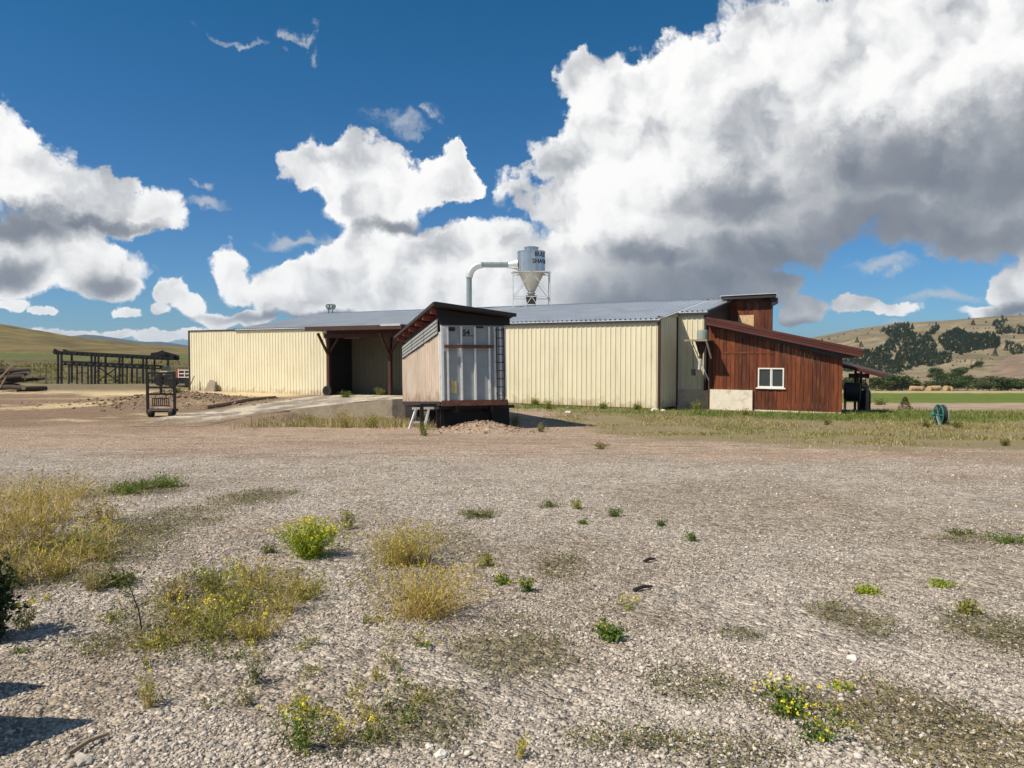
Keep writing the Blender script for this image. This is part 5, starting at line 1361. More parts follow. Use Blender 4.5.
# ------------------------------------------------------------------ plants
def plant(name, px, py, label, cat, h, r, seed, stems=40, nleaf=600, lsize=.03, lm='oliveleaf', sm='straw', nfl=0, fm='yellowfl', fsize=.018,
          lean=.25, droop=.0, grp=None, low=.0, stemw=.004, branch=2, pos=None, lowdense=.35, outspread=1.0):
    """weed: stems fan from the base, side shoots, leaves along them, flower heads at the tips"""
    g = np.random.default_rng(seed)
    x, y, z = pos if pos else G(px, py)
    e = empty(name, (x, y, z - .01), (0, 0, 0), label, cat, grp)
    P, Q = [], []
    base = g.normal(0, r * .18, (stems, 2))
    az_ = g.uniform(0, 6.283, stems); sp = np.sqrt(g.uniform(0, 1, stems)) * r * outspread; hh = h * g.uniform(.55, 1.0, stems) * (1 - .35 * (sp / max(r, 1e-3)) ** 2)
    SV, SF, tips, pts = [], [], [], []
    nseg = 5
    def strip(pl, w):
        k0 = len(SV)
        d = g.uniform(0, 3.14); cx_, cy2 = math.cos(d) * w / 2, math.sin(d) * w / 2
        for i, p in enumerate(pl):
            t = 1 - .7 * i / (len(pl) - 1)
            SV.append((p[0] - cx_ * t, p[1] - cy2 * t, p[2])); SV.append((p[0] + cx_ * t, p[1] + cy2 * t, p[2]))
        for i in range(len(pl) - 1):
            k = k0 + 2 * i; SF.append((k, k + 1, k + 3, k + 2))
    for i in range(stems):
        b0 = np.array([base[i, 0], base[i, 1], 0]); tip = np.array([base[i, 0] + math.cos(az_[i]) * sp[i], base[i, 1] + math.sin(az_[i]) * sp[i], hh[i]])
        tt = np.linspace(0, 1, nseg)
        pl = [b0 + (tip - b0) * np.array([t ** 1.5, t ** 1.5, t - droop * t * t]) + g.normal(0, .01 * h, 3) * (t > 0) for t in tt]
        strip(pl, stemw * 1.3); tips.append(pl[-1]); pts += [pl[j] + (pl[j + 1] - pl[j]) * g.random() for j in range(nseg - 1) for _ in range(2)]
        for _ in range(branch):
            j = g.integers(1, nseg - 1); s0 = pl[j]; dd = g.normal(0, 1, 3); dd[2] = abs(dd[2]) + .6; dd /= np.linalg.norm(dd)
            s1 = s0 + dd * h * g.uniform(.12, .32); s1[2] = max(s1[2], .01)
            strip([s0, (s0 + s1) / 2 + g.normal(0, .006 * h, 3), s1], stemw); tips.append(s1); pts += [s0 + (s1 - s0) * g.random() for _ in range(3)]
    pts = np.array(pts); tips = np.array(tips)
    mesh_np('stem', SV, SF, M[sm], e)
    if nleaf:
        idx = g.integers(0, len(pts), nleaf); wgt = pts[idx, 2] / h
        sel = g.random(nleaf) < np.where(wgt < lowdense, 1.0, .55 + .45 * (1 - wgt)); idx = idx[sel]
        C = pts[idx] + g.normal(0, lsize * .5, (len(idx), 3)); C[:, 2] = np.maximum(C[:, 2], .006)
        Vv, Ff = leaves(C, lsize * g.uniform(.5, 1.3, len(C)), g, 0, .42, outdir=np.array([0, 0, .35])); mesh_np('foliage', Vv, Ff, M[lm], e)
    if nfl:
        order = np.argsort(-tips[:, 2] + g.normal(0, .15 * h, len(tips)))[:max(1, nfl)]
        cc = np.repeat(tips[order], 7, 0) + g.normal(0, fsize * .6, (len(order) * 7, 3))
        Vv, Ff = leaves(cc, fsize * g.uniform(.7, 1.3, len(cc)), g, 0, .9); mesh_np('blossom', Vv, Ff, M[fm], e)
    return e
pl = plant
pl('bright_bush', 311, 557, 'bright lime green bushy weed, greenest clump on the left gravel', 'bush', .42, .34, 1, stems=120, nleaf=4600, lsize=.030, lm='lime', sm='lime', nfl=110, fm='yellowfl', fsize=.016, lowdense=.7)
pl('weed_bush', 402, 563, 'olive bushy weed with thin straw stalks right of the lime green bush', 'bush', .40, .48, 2, stems=200, nleaf=2400, lsize=.026, lm='goldleaf', sm='straw', nfl=60, fm='goldfl', fsize=.014)
pl('weed_bush', 425, 616, 'dry golden bushy weed in front of the olive bush', 'bush', .40, .50, 3, stems=300, nleaf=1500, lsize=.024, lm='goldleaf', sm='straw', nfl=60, fm='goldfl', fsize=.014)
pl('flowering_weed', 302, 752, 'tall sparse weed with small yellow flowers at the bottom, left of centre', 'weed', .30, .15, 4, stems=16, nleaf=420, lsize=.024, lm='plantleaf', sm='oliveleaf', nfl=26, fsize=.011, stemw=.003)
pl('flowering_weed', 342, 744, 'thin dry weed with a few yellow flowers right of the tall sparse weed', 'weed', .20, .13, 5, stems=14, nleaf=130, lsize=.018, lm='oliveleaf', sm='straw', nfl=12, fsize=.010, stemw=.003)
pl('upright_weed', 252, 686, 'slim grey green weed standing alone on the lower left gravel', 'weed', .27, .09, 6, stems=10, nleaf=240, lsize=.024, lm='greyleaf', sm='oliveleaf', stemw=.003)
pl('flowering_weed', 790, 712, 'yellow flowered weed with dark leaves, left half of the clump at lower right', 'weed', .22, .20, 7, stems=15, nleaf=560, lsize=.030, lm='plantleaf', sm='oliveleaf', nfl=22, fsize=.013, stemw=.003)
pl('flowering_weed', 822, 740, 'yellow flowered weed, lower right half of the clump at lower right', 'weed', .17, .19, 8, stems=14, nleaf=380, lsize=.026, lm='plantleaf', sm='oliveleaf', nfl=16, fsize=.012, stemw=.003)
pl('flowering_weed', 842, 690, 'small leafy weed with two yellow heads right of the round pale stone', 'weed', .06, .10, 9, stems=9, nleaf=110, lsize=.028, lm='lime', sm='oliveleaf', nfl=5, fsize=.012)
pl('flowering_weed', 640, 757, 'spindly weed with a yellow head at the bottom edge', 'weed', .15, .06, 10, stems=6, nleaf=60, lsize=.02, lm='oliveleaf', sm='straw', nfl=6, fsize=.012) if False else None
pl('flowering_weed', 520, 757, 'spindly pale yellow flowered weed at the bottom edge near the centre', 'weed', .12, .06, 10, stems=7, nleaf=70, lsize=.018, lm='oliveleaf', sm='straw', nfl=8, fsize=.011)
pl('flowering_weed', 608, 640, 'dark green rosette with one yellow tipped stalk in the middle of the gravel', 'weed', .13, .13, 11, stems=12, nleaf=420, lsize=.034, lm='plantleaf', sm='oliveleaf', nfl=3, fsize=.014, lowdense=.9)
pl('flowering_weed', 627, 610, 'thin yellow flower stalk behind the dark green rosette', 'weed', .12, .08, 12, stems=5, nleaf=40, lsize=.03, lm='lime', sm='oliveleaf', nfl=6, fsize=.016)
for k, (px, py, h, r, lab, lm_) in enumerate((
    (528, 592, .12, .08, 'small leafy green weed with yellow tips left of the matted patch', 'plantleaf'), (502, 584, .08, .11, 'low dark green weed beside the yellow tipped small weed', 'plantleaf'),
    (486, 566, .15, .13, 'small pale olive tuft right of the olive bush', 'oliveleaf'), (616, 517, .12, .14, 'dark low weed on the open gravel, largest of the row', 'plantleaf'), (577, 509, .18, .16, 'round olive tuft on the gravel left of the largest dark weed', 'oliveleaf'),
    (692, 541, .12, .10, 'single dark weed out on the open gravel right of centre', 'plantleaf'), (661, 526, .07, .06, 'tiny dark weed between the row and the single weed', 'plantleaf'), (480, 517, .08, .28, 'flat dark mat weed behind the olive bush', 'mat_weed'),
    (549, 507, .07, .22, 'flat green mat weed left of the round olive tuft', 'mat_weed'), (582, 524, .05, .08, 'tiny green weed below the round olive tuft', 'plantleaf'), (868, 592, .05, .17, 'flat light green weed alone on the right gravel', 'lime'),
    (944, 586, .05, .14, 'flat light green weed near the right edge', 'lime'), (1012, 543, .10, .26, 'low green weed at the right edge of the gravel', 'plantleaf'), (958, 534, .06, .25, 'low dark weed left of the one at the right edge', 'mat_weed'),
    (966, 614, .14, .10, 'pale dry tuft standing in the weedy patch at right', 'oliveleaf'), (348, 529, .30, .16, 'loose olive weed close behind the lime green bush', 'oliveleaf'), (270, 553, .10, .10, 'small grey weed left of the lime green bush', 'greyleaf'))):
    pl('small_weed', px, py, lab, 'weed', h, r, 40 + k, stems=14, nleaf=int(260 * (r / .1) ** .7), lsize=.030, lm=lm_, sm='oliveleaf', lowdense=.9, nfl=8 if 'yellow' in lab else 0, fsize=.014)
# the high dry weeds at left
g_ = random.Random(2)
TL = 'high dry golden weeds massed at the left edge'
for k, (px, py, h, r, lm_, sm_, nf, fm_) in enumerate((
    (4, 555, .80, .50, 'oliveleaf', 'straw', 30, 'goldfl'), (40, 548, .78, .50, 'oliveleaf', 'straw', 40, 'goldfl'), (78, 552, .62, .45, 'oliveleaf', 'straw', 50, 'yellowfl'), (20, 525, .72, .6, 'oliveleaf', 'straw', 20, 'goldfl'), (58, 520, .70, .6, 'oliveleaf', 'straw', 20, 'goldfl'),
    (100, 522, .46, .5, 'mat_weed', 'straw', 10, 'goldfl'), (-25, 540, .8, .6, 'oliveleaf', 'straw', 20, 'goldfl'), (-15, 505, .70, .7, 'oliveleaf', 'straw', 10, 'goldfl'), (34, 503, .50, .7, 'oliveleaf', 'straw', 10, 'goldfl'), (75, 498, .34, .6, 'mat_weed', 'straw', 0, 'goldfl'),
    (100, 560, .45, .36, 'oliveleaf', 'straw', 60, 'yellowfl'), (55, 575, .50, .38, 'oliveleaf', 'straw', 50, 'yellowfl'), (15, 585, .55, .38, 'oliveleaf', 'straw', 20, 'goldfl'))):
    pl('tall_weed', px, py, TL, 'weed', h * g_.uniform(.6, 1.15), r * 1.15, 80 + k, stems=80, nleaf=700, lsize=.030, lm=('oliveleaf', 'goldleaf', 'plantleaf', 'goldleaf')[k % 4] if lm_ == 'oliveleaf' else lm_, sm=sm_, nfl=nf // 2, fm=fm_, fsize=.012, grp='tall dry weeds at the left edge', stemw=.0055, branch=3)
for k, (px, py, h, r, lab, lm_) in enumerate(((125, 493, .22, .5, 'low green tuft right of the high dry weeds', 'green'), (165, 487, .26, .42, 'green grassy tuft at the end of the weed row on the left', 'green'), (140, 489, .2, .4, 'low dark green tuft in the middle of the weed row', 'mat_weed'), (118, 585, .12, .22, 'low dark tuft under the high dry weeds', 'mat_weed'))):
    pl('green_tuft', px, py, lab, 'weed', h, r, 110 + k, stems=150, nleaf=500, lsize=.04, lm=lm_, sm=lm_, stemw=.006, branch=1)
# yellow and purple flowering patch
for k, (px, py, h, r, nf, fm_, lab) in enumerate((
    (215, 640, .26, .22, 40, 'yellowfl', 'yellow flowered weed in the low patch, front left'), (255, 640, .24, .22, 40, 'yellowfl', 'yellow flowered weed in the low patch, front right'), (190, 625, .22, .25, 22, 'yellowfl', 'yellow flowered weed in the low patch, far left'),
    (235, 612, .34, .24, 34, 'yellowfl', 'yellow flowered weed in the low patch, tallest in the middle'), (280, 612, .28, .25, 26, 'goldfl', 'golden dry weed on the right of the low flowering patch'), (255, 590, .30, .28, 20, 'goldfl', 'golden dry weed at the back of the low flowering patch'),
    (210, 592, .30, .22, 12, 'purplefl', 'purple flowered weed behind the yellow flowered ones'), (175, 600, .28, .2, 9, 'purplefl', 'purple flowered weed left of the low flowering patch'), (95, 590, .24, .16, 6, 'purplefl', 'purple flowered weed at the foot of the high dry weeds'),
    (305, 600, .22, .2, 14, 'goldfl', 'thin dry weed right of the low flowering patch'), (160, 645, .10, .2, 5, 'goldfl', 'low grey green weed at the front left of the flowering patch'))):
    pl('patch_weed', px, py, lab, 'weed', h * 1.15, r * 1.25, 130 + k, stems=56, nleaf=560, lsize=.026, lm=('goldleaf' if k % 2 else 'oliveleaf') if fm_ != 'purplefl' else 'greyleaf', sm='straw' if k % 3 else 'oliveleaf', nfl=int(nf * .45), fm=fm_, fsize=.013, stemw=.0035, branch=3)
q = MB(); p = Vector(G(142, 632)); tip = Vector(at(126, 578, p.y)); q.path([p, p.lerp(tip, .4) + Vector((.02, 0, 0)), p.lerp(tip, .75) + Vector((.01, 0, 0)), tip], [.006, .005, .004, .003], 6)
q.path([p.lerp(tip, .45), at(150, 600, p.y)], [.004, .002], 5); q.path([p.lerp(tip, .7), at(116, 588, p.y)], [.003, .002], 5); o = q.build('dead_stalk', M['dkrust'], origin=tuple(p)); tag(o, 'bare dark stalk leaning left before the flowering patch', 'stalk')
# dark leafy weed half out of the picture
pl('dark_weed', -14, 640, 'dark broad leaved weed half cut off by the left edge', 'weed', .60, .22, 150, stems=46, nleaf=2600, lsize=.05, lm='darkleaf', sm='darkleaf', stemw=.008, lowdense=.9)
pl('small_weed', 24, 628, 'small yellow flowered weed right of the dark broad leaved weed', 'weed', .22, .12, 151, stems=14, nleaf=200, lsize=.026, lm='oliveleaf', sm='oliveleaf', nfl=14, fsize=.016)

ex = random.Random(31)
for k in range(70):
    px, py = ex.uniform(20, 430), ex.uniform(560, 745)
    if px < 130 and py > 680: continue
    pl('scraggly_weed', px, py, 'small scraggly weed scattered over the lower left gravel between the larger weeds', 'weed', ex.uniform(.06, .20), ex.uniform(.06, .15), 300 + k, stems=ex.randrange(5, 12), nleaf=ex.randrange(50, 130), lsize=.022, lm=ex.choice(['oliveleaf', 'goldleaf', 'greyleaf', 'plantleaf']), sm=ex.choice(['straw', 'oliveleaf']), nfl=ex.choice([0, 0, 2, 4]), fsize=.010, stemw=.0028, grp='scraggly weeds on the lower left gravel')
# low matted weeds
rng = np.random.default_rng(5)
C, A = [], []
for (cx_, cy__, rx_, ry_, a_) in MATS:
    n = int(min(9000, 3000 * rx_ * ry_ * 3.14 / max(.12, (cy__ / 5) ** 1.3) * a_ + 300))
    t = rng.uniform(0, 6.283, n); r_ = np.sqrt(rng.random(n)) * 1.05
    X_ = cx_ + np.cos(t) * r_ * rx_; Y_ = cy__ + np.sin(t) * r_ * ry_
    k = fbm(X_ * 1.0, Y_, 4.0, 4) > .47 - .12 * (1 - r_); X_, Y_ = X_[k], Y_[k]
    C.append(np.stack([X_, Y_, zf(X_, Y_) + rng.uniform(.0, .045, len(X_)) * (.3 + fbm(X_, Y_, 9.0, 2))], 1)); A.append(np.full(len(X_), cy__))
C = np.concatenate(C); A = np.concatenate(A)
sz = .024 * rng.uniform(.5, 1.5, len(C)) * np.interp(A, [3, 8, 15], [.85, 1.15, 1.7])
half = rng.random(len(C)) < np.where((C[:, 0] > 1.2) & (C[:, 1] < 4.4), .12, .5)
for sel, m_, nm, lab in ((half, 'mat_weed', 'ground_weeds', 'low grey green weeds matted over the gravel in patches'), (~half, 'brownmat', 'dry_litter', 'brown dried weed litter matted over the gravel in patches')):
    Vv, Ff = leaves(C[sel], sz[sel], rng, .35, .30, outdir=np.array([0, 0, .3])); o = mesh_np(nm, Vv, Ff, M[m_]); tag(o, lab, 'ground cover', kind='stuff')

# ------------------------------------------------------------------ grass
def grass(name, n, fx, hmu, wmu, m, label, lean=(.1, .7), clump=0):
    x_, y_ = fx(n)
    if clump:
        m_ = len(x_); x_ = np.repeat(x_, clump) + rng.normal(0, .09, m_ * clump); y_ = np.repeat(y_, clump) + rng.normal(0, .09, m_ * clump)
    k = len(x_)
    P = np.stack([x_, y_, zf(x_, y_) - .01], 1)
    h = hmu * np.exp(rng.normal(0, .4, k)) * (.5 + 1.0 * fbm(x_, y_, .8, 3)); w = wmu * rng.uniform(.6, 1.4, k)
    Vv, Ff = blades(P, h, w, rng.uniform(0, 6.283, k), rng.uniform(*lean, k), rng.uniform(0, 6.283, k))
    o = mesh_np(name, Vv, Ff, M[m]); tag(o, label, 'grass', kind='stuff'); return o
def pick(n, x0, x1, y0, y1, wf):
    x_ = rng.uniform(x0, x1, n); y_ = np.exp(rng.uniform(np.log(y0), np.log(y1), n)); k = rng.random(n) < wf(x_, y_); return x_[k], y_[k]
inb = lambda x_, y_: ((x_ - 8.12) * .512 + (y_ - 42.5) * .859 > -.1) & ((x_ - 8.12) * .859 + (y_ - 42.5) * -.512 < 9.4)
inb2 = lambda x_, y_: inb(x_, y_) & ~(((x_ - 8.12) * .859 + (y_ - 42.5) * -.512 > .1) & ((x_ - 8.12) * .512 + (y_ - 42.5) * .859 < (1.4)))
gw = lambda x_, y_: grass_w(x_, y_) * (1 - sstep(40, 44, y_) * (x_ > 14)) * sstep(.42, .66, fbm(x_, y_, .45, 4)) * ~inb2(x_, y_)
grass('dry_grass', 52000, lambda n: pick(n, 1, 34, 15, 54, gw), .07, .020, 'dry', 'short dry tan grass between the yard and the buildings', clump=4)
grass('sparse_grass', 42000, lambda n: pick(n, 1, 34, 15, 50, lambda a, b: gw(a, b) * .9), .07, .020, 'olive', 'olive half dry grass mixed through the tan grass', clump=3)
grass('green_patches', 30000, lambda n: pick(n, 1, 34, 15, 50, lambda a, b: gw(a, b) * sstep(.52, .62, fbm(a + 40, b, .35, 4))), .08, .020, 'green', 'green patches among the short dry grass', clump=3)
grn = lambda x_, y_: green_w(x_, y_) * ~inb2(x_, y_)
grass('green_grass', 24000, lambda n: pick(n, -6, 30, 28, 52, grn), .12, .022, 'green', 'green grass growing along the foot of the walls', clump=4)
wl_ = lambda x_, y_: well_mask(x_, y_) * (1 - .7 * sstep(35, 39, y_)) * (x_ < 20) * sstep(.3, .55, fbm(x_, y_, .5, 3)) * (1 - .85 * np.exp(-((x_ + 1.5) / 2.2) ** 2)) * ((x_ - 8.12) * .512 + (y_ - 42.5) * .859 < -.2)
grass('rough_grass', 7000, lambda n: pick(n, -11.3, -1, 28.5, 50, wl_), .20, .022, 'dry', 'rough straw coloured grass in the hollow before the retaining wall', clump=5)
grass('rough_grass', 4000, lambda n: pick(n, -11.3, -1, 29.5, 50, wl_), .18, .022, 'olive', 'olive weeds in the hollow before the retaining wall', clump=4)
lw = lambda x_, y_: sstep(.52, .62, fbm(x_, y_, .25, 4)) * (x_ < -.33 * y_)
grass('brush', 9000, lambda n: pick(n, -110, -24, 77.6, 140, lw), .30, .12, 'olive', 'scrubby olive brush on the rise behind the trestle', clump=4)
grass('brush', 7000, lambda n: pick(n, -110, -24, 77.6, 128, lambda a, b: lw(a + 40, b)), .40, .12, 'mat_weed', 'dark scrub scattered on the rise behind the trestle', clump=4)
# single shrubs and weeds near the buildings
for k, (px, py, hpx, wpx, lm_, lab) in enumerate((
    (548, 409, 11, 13, 'oliveleaf', 'loose olive weed against the long cream wall, left of the white rubble'), (603, 409, 8, 12, 'plantleaf', 'small dark weed at the foot of the long cream wall'), (638, 410, 8, 14, 'plantleaf', 'leafy weed at the cream wall just left of the pale rubble'),
    (697, 411, 14, 16, 'plantleaf', 'green leafy weed before the dark footing of the set back wall'), (515, 426, 16, 14, 'greyleaf', 'thin grey weed in the shadow beside the trailer'), (541, 432, 12, 16, 'greyleaf', 'dry grey weed at the edge of the trailer shadow'),
    (600, 449, 9, 22, 'brownmat', 'low brown tuft on the clay before the grass'), (745, 416, 9, 10, 'oliveleaf', 'straw tuft at the corner of the whitewashed footing'), (827, 425, 8, 7, 'brownmat', 'small brown dock weed before the red boards'),
    (926, 428, 10, 16, 'mat_weed', 'dark shrubby weed left of the hose reel'), (957, 428, 10, 17, 'mat_weed', 'dark shrubby weed right of the hose reel'), (1006, 446, 9, 14, 'mat_weed', 'dark weed in the dry grass near the right edge'),
    (880, 405, 8, 22, 'mat_weed', 'low dark shrub at the edge of the hay field'), (380, 396, 12, 14, 'plantleaf', 'green weed in front of the loading bay'), (345, 398, 9, 14, 'plantleaf', 'low weed on the loading bay apron beside the tyre'),
    (345, 428, 26, 26, 'oliveleaf', 'tall straggly weed against the retaining wall'), (372, 428, 22, 24, 'oliveleaf', 'straggly weed by the right end of the retaining wall'), (310, 424, 14, 24, 'oliveleaf', 'low weeds at the left end of the retaining wall'),
    (424, 436, 18, 18, 'oliveleaf', 'dry weed by the front leg of the trailer'), (535, 405, 9, 14, 'oliveleaf', 'small weed by the long wall next to the trailer'), (176, 392, 4, 18, 'plantleaf', 'low green weed left of the slab by the cream wall'), (220, 391, 4, 8, 'plantleaf', 'low weed right of the slab by the cream wall'))):
    w = G(px, py); s = w[1] / F
    pl('wall_weed', px, py, lab, 'weed', hpx * s, wpx * s / 2, 200 + k, stems=26, nleaf=380, lsize=max(.05, 1.7 * s), lm=lm_, sm='straw' if k % 2 else 'oliveleaf', stemw=max(.01, .35 * s))

# ------------------------------------------------------------------ trees
def treemesh(kind, seed):
    """unit tree (height 1): returns crown mesh and trunk mesh"""
    g = np.random.default_rng(seed)
    if kind == 'conifer':
        n = 900; t = g.random(n) ** .8; r_ = (.02 + .24 * (1 - t)) * (.55 + .45 * np.sqrt(g.random(n))) * (1 + .25 * np.sin(t * 40 + seed)); a = g.uniform(0, 6.283, n)
        C = np.stack([np.cos(a) * r_, np.sin(a) * r_, .08 + .92 * t - r_ * .25], 1)
        Vv, Ff = leaves(C, .085 * g.uniform(.6, 1.3, n) * (1.15 - .6 * t), g, 0, .55, outdir=np.stack([np.cos(a), np.sin(a), np.full(n, -.3)], 1))
    else:
        lob = [(g.normal(0, .20), g.normal(0, .20), g.uniform(.22, .80), g.uniform(.18, .30)) for _ in range(11)]
        Cs = []
        for (a, b_, c_, r_) in lob:
            d = g.normal(size=(170, 3)); d /= np.linalg.norm(d, axis=1)[:, None]; Cs.append(np.array([a, b_, c_]) + d * r_ * (g.random((170, 1)) ** .35) * np.array([1.1, 1.1, .85]))
        C = np.concatenate(Cs); C[:, 2] = np.maximum(C[:, 2], .02)
        Vv, Ff = leaves(C, .085 * g.uniform(.6, 1.3, len(C)), g, 0, .7)
    return Vv, Ff
def tree(kind, m, seed, loc, h, wf, label, cat, name, grp=None):
    Vv, Ff = treemesh(kind, seed)
    e = empty(name, loc, (0, 0, 0), label, cat, grp)
    mesh_np('crown', Vv * np.array([wf, wf, 1]) * h, Ff, m, e)
    q = MB(); q.tube((0, 0, -.3), (0, 0, h * (.85 if kind == 'conifer' else .5)), .022 * h, .006 * h, 7)
    if kind != 'conifer':
        for k in range(4):
            t = k * 1.6 + seed; q.tube((0, 0, h * (.22 + .06 * k)), (math.cos(t) * .22 * h * wf, math.sin(t) * .22 * h * wf, h * (.5 + .07 * k)), .012 * h, .004 * h, 6)
    q.build('trunk', M['trunk'], e); return e
protos = {}
def place(kind, mkey, variant, loc, h, wf, label, cat, name, grp, yaw):
    key = (kind, mkey, variant)
    if key not in protos:
        protos[key] = e = tree(kind, M[mkey], variant, loc, 1.0, 1.0, label, cat, name, grp)
    else:
        e = copy_tree(protos[key]); e.name = name; e['label'] = label; e['category'] = cat
        if grp: e['group'] = grp
        elif 'group' in e: del e['group']
    e.location = loc; e.scale = (h * wf, h * wf, h); e.rotation_euler = (0, 0, yaw); return e
tr_ = random.Random(9)
# row behind the hay field: (px centre, top y, width px, depth)
ROW = [(846, 377, 16, 330), (856, 375, 18, 336), (868, 378, 14, 330), (882, 375, 22, 335), (893, 373, 24, 330), (903, 374, 18, 335), (914, 379, 10, 340), (932, 378, 12, 345), (940, 372, 15, 350), (950, 375, 14, 345),
       (968, 374, 16, 335), (978, 376, 18, 330), (990, 376, 20, 335), (1001, 375, 20, 330), (1012, 377, 18, 335), (1022, 378, 18, 330), (1036, 377, 22, 335), (1055, 376, 22, 330), (958, 379, 12, 335), (984, 379, 16, 326), (1008, 380, 14, 326), (888, 379, 18, 326)]
RL = 'rounded green tree in the row along the far side of the hay field'
for k, (px, ty_, w_, Yd) in enumerate(ROW):
    x_ = (px - 512) / F * Yd; z_ = zs(x_, Yd); top_ = at(px, ty_, Yd)[2]; h = (top_ - z_) * 1.02; wf = (w_ * Yd / F) / (h * .78)
    place('broad', ('treeleaf', 'treeleaf2')[k % 2], k % 4, (x_, Yd, z_ - .2), h, wf, RL, 'tree', 'broadleaf_tree', 'trees along the far side of the hay field', tr_.uniform(0, 6))
# bigger trees stepping up behind the row
for (px, ty_, by_, w_, lab) in ((938, 366, 380, 13, 'dark round tree standing left behind the field row'), (960, 366.5, 378, 12, 'dark round tree on the slope behind the field row, left one of a joined pair'), (953, 370, 381, 10, 'dark round tree on the slope behind the field row, lower one of a joined pair'), (978, 360, 368, 7, 'lone dark tree high on the bare slope'), (967, 367, 371, 4, 'small tree right of the joined pair on the slope'), (972, 366, 369, 4, 'small tree just below the lone dark tree'), (1000, 377, 384, 6, 'small tree poking above the field row at right')):
    hit = hill_hit(px, by_, hr, 370, 1200); hit2 = hill_hit(px, by_, hr2, 355, 610)
    hit = hit2 if hit2 and (not hit or hit2[1] < hit[1]) else hit
    if not hit: continue
    top_ = at(px, ty_, hit[1])[2]; h = max(3, top_ - hit[2]); place('broad', 'treeleaf', int(px) % 4, (hit[0], hit[1], hit[2] - .3), h, (w_ * hit[1] / F) / (h * .78), lab, 'tree', 'hillside_tree', None, px)
# small conifer and bales
x_, y_, z_ = G(905, 409.5)
tree('conifer', M['rusty'], 3, (x_, y_, z_), 13 * y_ / F, 1.75, 'small rusty brown conifer standing alone on the bare band', 'tree', 'small_conifer')
bl0 = None
for k in range(8):
    px = 913 + k * 5.6; Yd = 318; x_ = (px - 512) / F * Yd; z_ = zs(x_, Yd)
    if bl0 is None:
        bl0 = empty('hay_bale', label='tan round hay bale in the row before the trees', cat='bale', group='hay bales beyond the field')
        q = MB(); q.lathe([(.5, -1.0), (.95, -1.0), (1.05, -.9), (1.05, .9), (.95, 1.0), (.02, 1.0)], 18, (0, 0, 1.0), 'x'); q.build('body', M['bale'], bl0, smooth=True); e = bl0
    else: e = copy_tree(bl0)
    e.location = (x_, Yd + (k % 3), z_); e.rotation_euler = (0, 0, .3 * (k % 4))
# forest on the hillside
def poly_in(px, py, poly):
    c = False; j = len(poly) - 1
    for i in range(len(poly)):
        (xi, yi), (xj, yj) = poly[i], poly[j]
        if (yi > py) != (yj > py) and px < (xj - xi) * (py - yi) / (yj - yi) + xi: c = not c
        j = i
    return c
zz_ = lambda L: [(850 + a / 5.885, 310 + b_ / 5.885) for a, b_ in L]
POLY = [zz_([(185, 110), (230, 82), (330, 75), (378, 82), (365, 120), (430, 150), (470, 105), (515, 78), (528, 100), (470, 150), (512, 185), (500, 240), (600, 240), (598, 300), (480, 325), (420, 312), (380, 335), (330, 345), (270, 370), (60, 350), (-60, 355), (-70, 300), (60, 235), (130, 225), (200, 205), (235, 150)]),
        zz_([(515, 165), (575, 120), (630, 95), (690, 132), (850, 130), (880, 160), (880, 225), (845, 215), (720, 232), (660, 255), (560, 225)]),
        zz_([(835, 60), (900, 30), (920, 50), (905, 90), (960, 98), (1024, 78), (1200, 60), (1200, 130), (1024, 130), (860, 135), (848, 95)]), zz_([(915, 180), (960, 185), (1024, 208), (1150, 215), (1150, 260), (1024, 252), (960, 255), (920, 215)])]
fr_ = random.Random(12); cv = [treemesh('conifer', s_)[0] for s_ in (1, 2)]; cf = treemesh('conifer', 1)[1]
sub = np.arange(0, len(cf), 6)
FV, FF = [], []
def forest_tree(px, py, hpx):
    hit = hill_hit(px, py, hr, 372, 1270)
    if not hit: return
    h = hpx * hit[1] / F; v = cv[fr_.randrange(2)].reshape(-1, 4, 3)[fr_.randrange(10)::10] ; t = fr_.uniform(0, 6.3)
    v = v.copy(); ctr = v.mean(1, keepdims=True); v = ctr + (v - ctr) * 2.9
    ca_, sa_ = math.cos(t), math.sin(t); wf = fr_.uniform(.95, 1.45)
    w = np.stack([(v[..., 0] * ca_ - v[..., 1] * sa_) * h * wf + hit[0], (v[..., 0] * sa_ + v[..., 1] * ca_) * h * wf + hit[1], v[..., 2] * h + hit[2] - .5], -1).reshape(-1, 3)
    k0 = sum(len(q_) for q_ in FV); FV.append(w); FF.append(np.arange(len(w)).reshape(-1, 4) + k0)
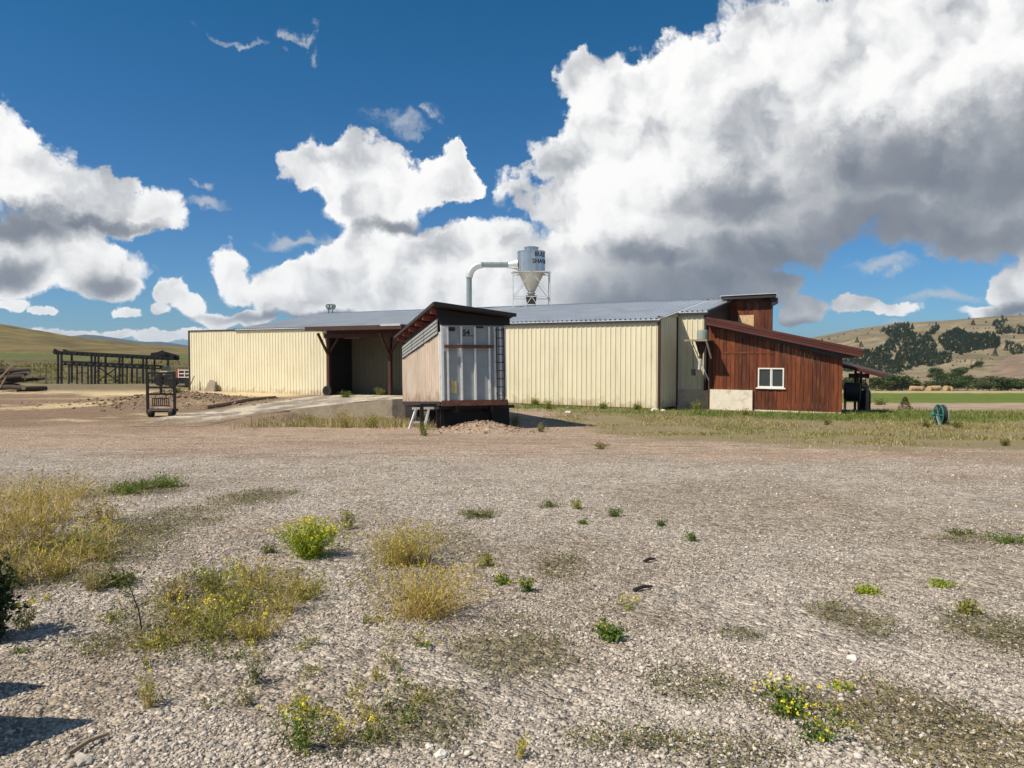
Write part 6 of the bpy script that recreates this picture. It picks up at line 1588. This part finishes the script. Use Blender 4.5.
for poly, cnt in zip(POLY, (2300, 1050, 280, 190)):
    xs_ = [p_[0] for p_ in poly]; ys__ = [p_[1] for p_ in poly]; c = 0; tries = 0
    while c < cnt and tries < cnt * 8:
        tries += 1
        a, b_ = fr_.uniform(min(xs_), max(xs_)), fr_.uniform(min(ys__), max(ys__))
        if poly_in(a, b_, poly) and fbm(a, b_, .16, 3) > .25: forest_tree(a, b_ + 2.0, fr_.uniform(2.0, 4.4)); c += 1
o = mesh_np('forest', np.concatenate(FV), np.concatenate(FF), M['conifer']); tag(o, 'dense dark conifer forest covering the middle of the hillside', 'forest', kind='stuff')
# scattered single conifers and junipers on the hillside
SCAT = [(973, 324.5, 6), (969, 318.5, 2.5), (936, 323.5, 3), (857, 342, 6), (861, 346, 6), (872, 328.5, 2), (856, 330, 1.6), (1003, 320, 3), (1020, 314.5, 2.5), (986, 322, 2.5), (995, 355, 7.5), (998, 343, 6), (1006, 350, 7), (1014, 337, 3), (965, 361, 3.2), (991, 366, 2.2), (946, 356, 2.5), (918, 378, 3), (901, 374, 2.2), (868, 333, 2), (880, 330, 1.7), (892, 326, 1.8), (940, 336, 2.4), (983, 350, 2.4), (988, 354, 2.2), (975, 352, 2.2), (844, 334, 2), (838, 336.5, 1.8), (829, 339, 2.5), (822, 340, 3)]
for k in range(70):
    SCAT.append((fr_.uniform(905, 1000), fr_.uniform(348, 372), fr_.uniform(1.3, 2.2)))
for k in range(24): SCAT.append((fr_.uniform(845, 1024), fr_.uniform(322, 345), fr_.uniform(1.2, 1.9)))
SL_ = 'small dark conifer standing apart on the bare tan hillside'
for k, (px, py, hpx) in enumerate(SCAT):
    hit = hill_hit(px, py + .8, hr, 372, 1300)
    h2 = hill_hit(px, py + .8, hr2, 355, 610)
    if not hit or h2: continue
    h = hpx * hit[1] / F
    place('conifer', 'conifer', k % 2, (hit[0], hit[1], hit[2] - .4), h, fr_.uniform(1.1, 1.9) if hpx < 3 else 1.3, SL_, 'tree', 'conifer', 'single conifers on the bare hillside', fr_.uniform(0, 6))
# knoll trees seen over the red roof
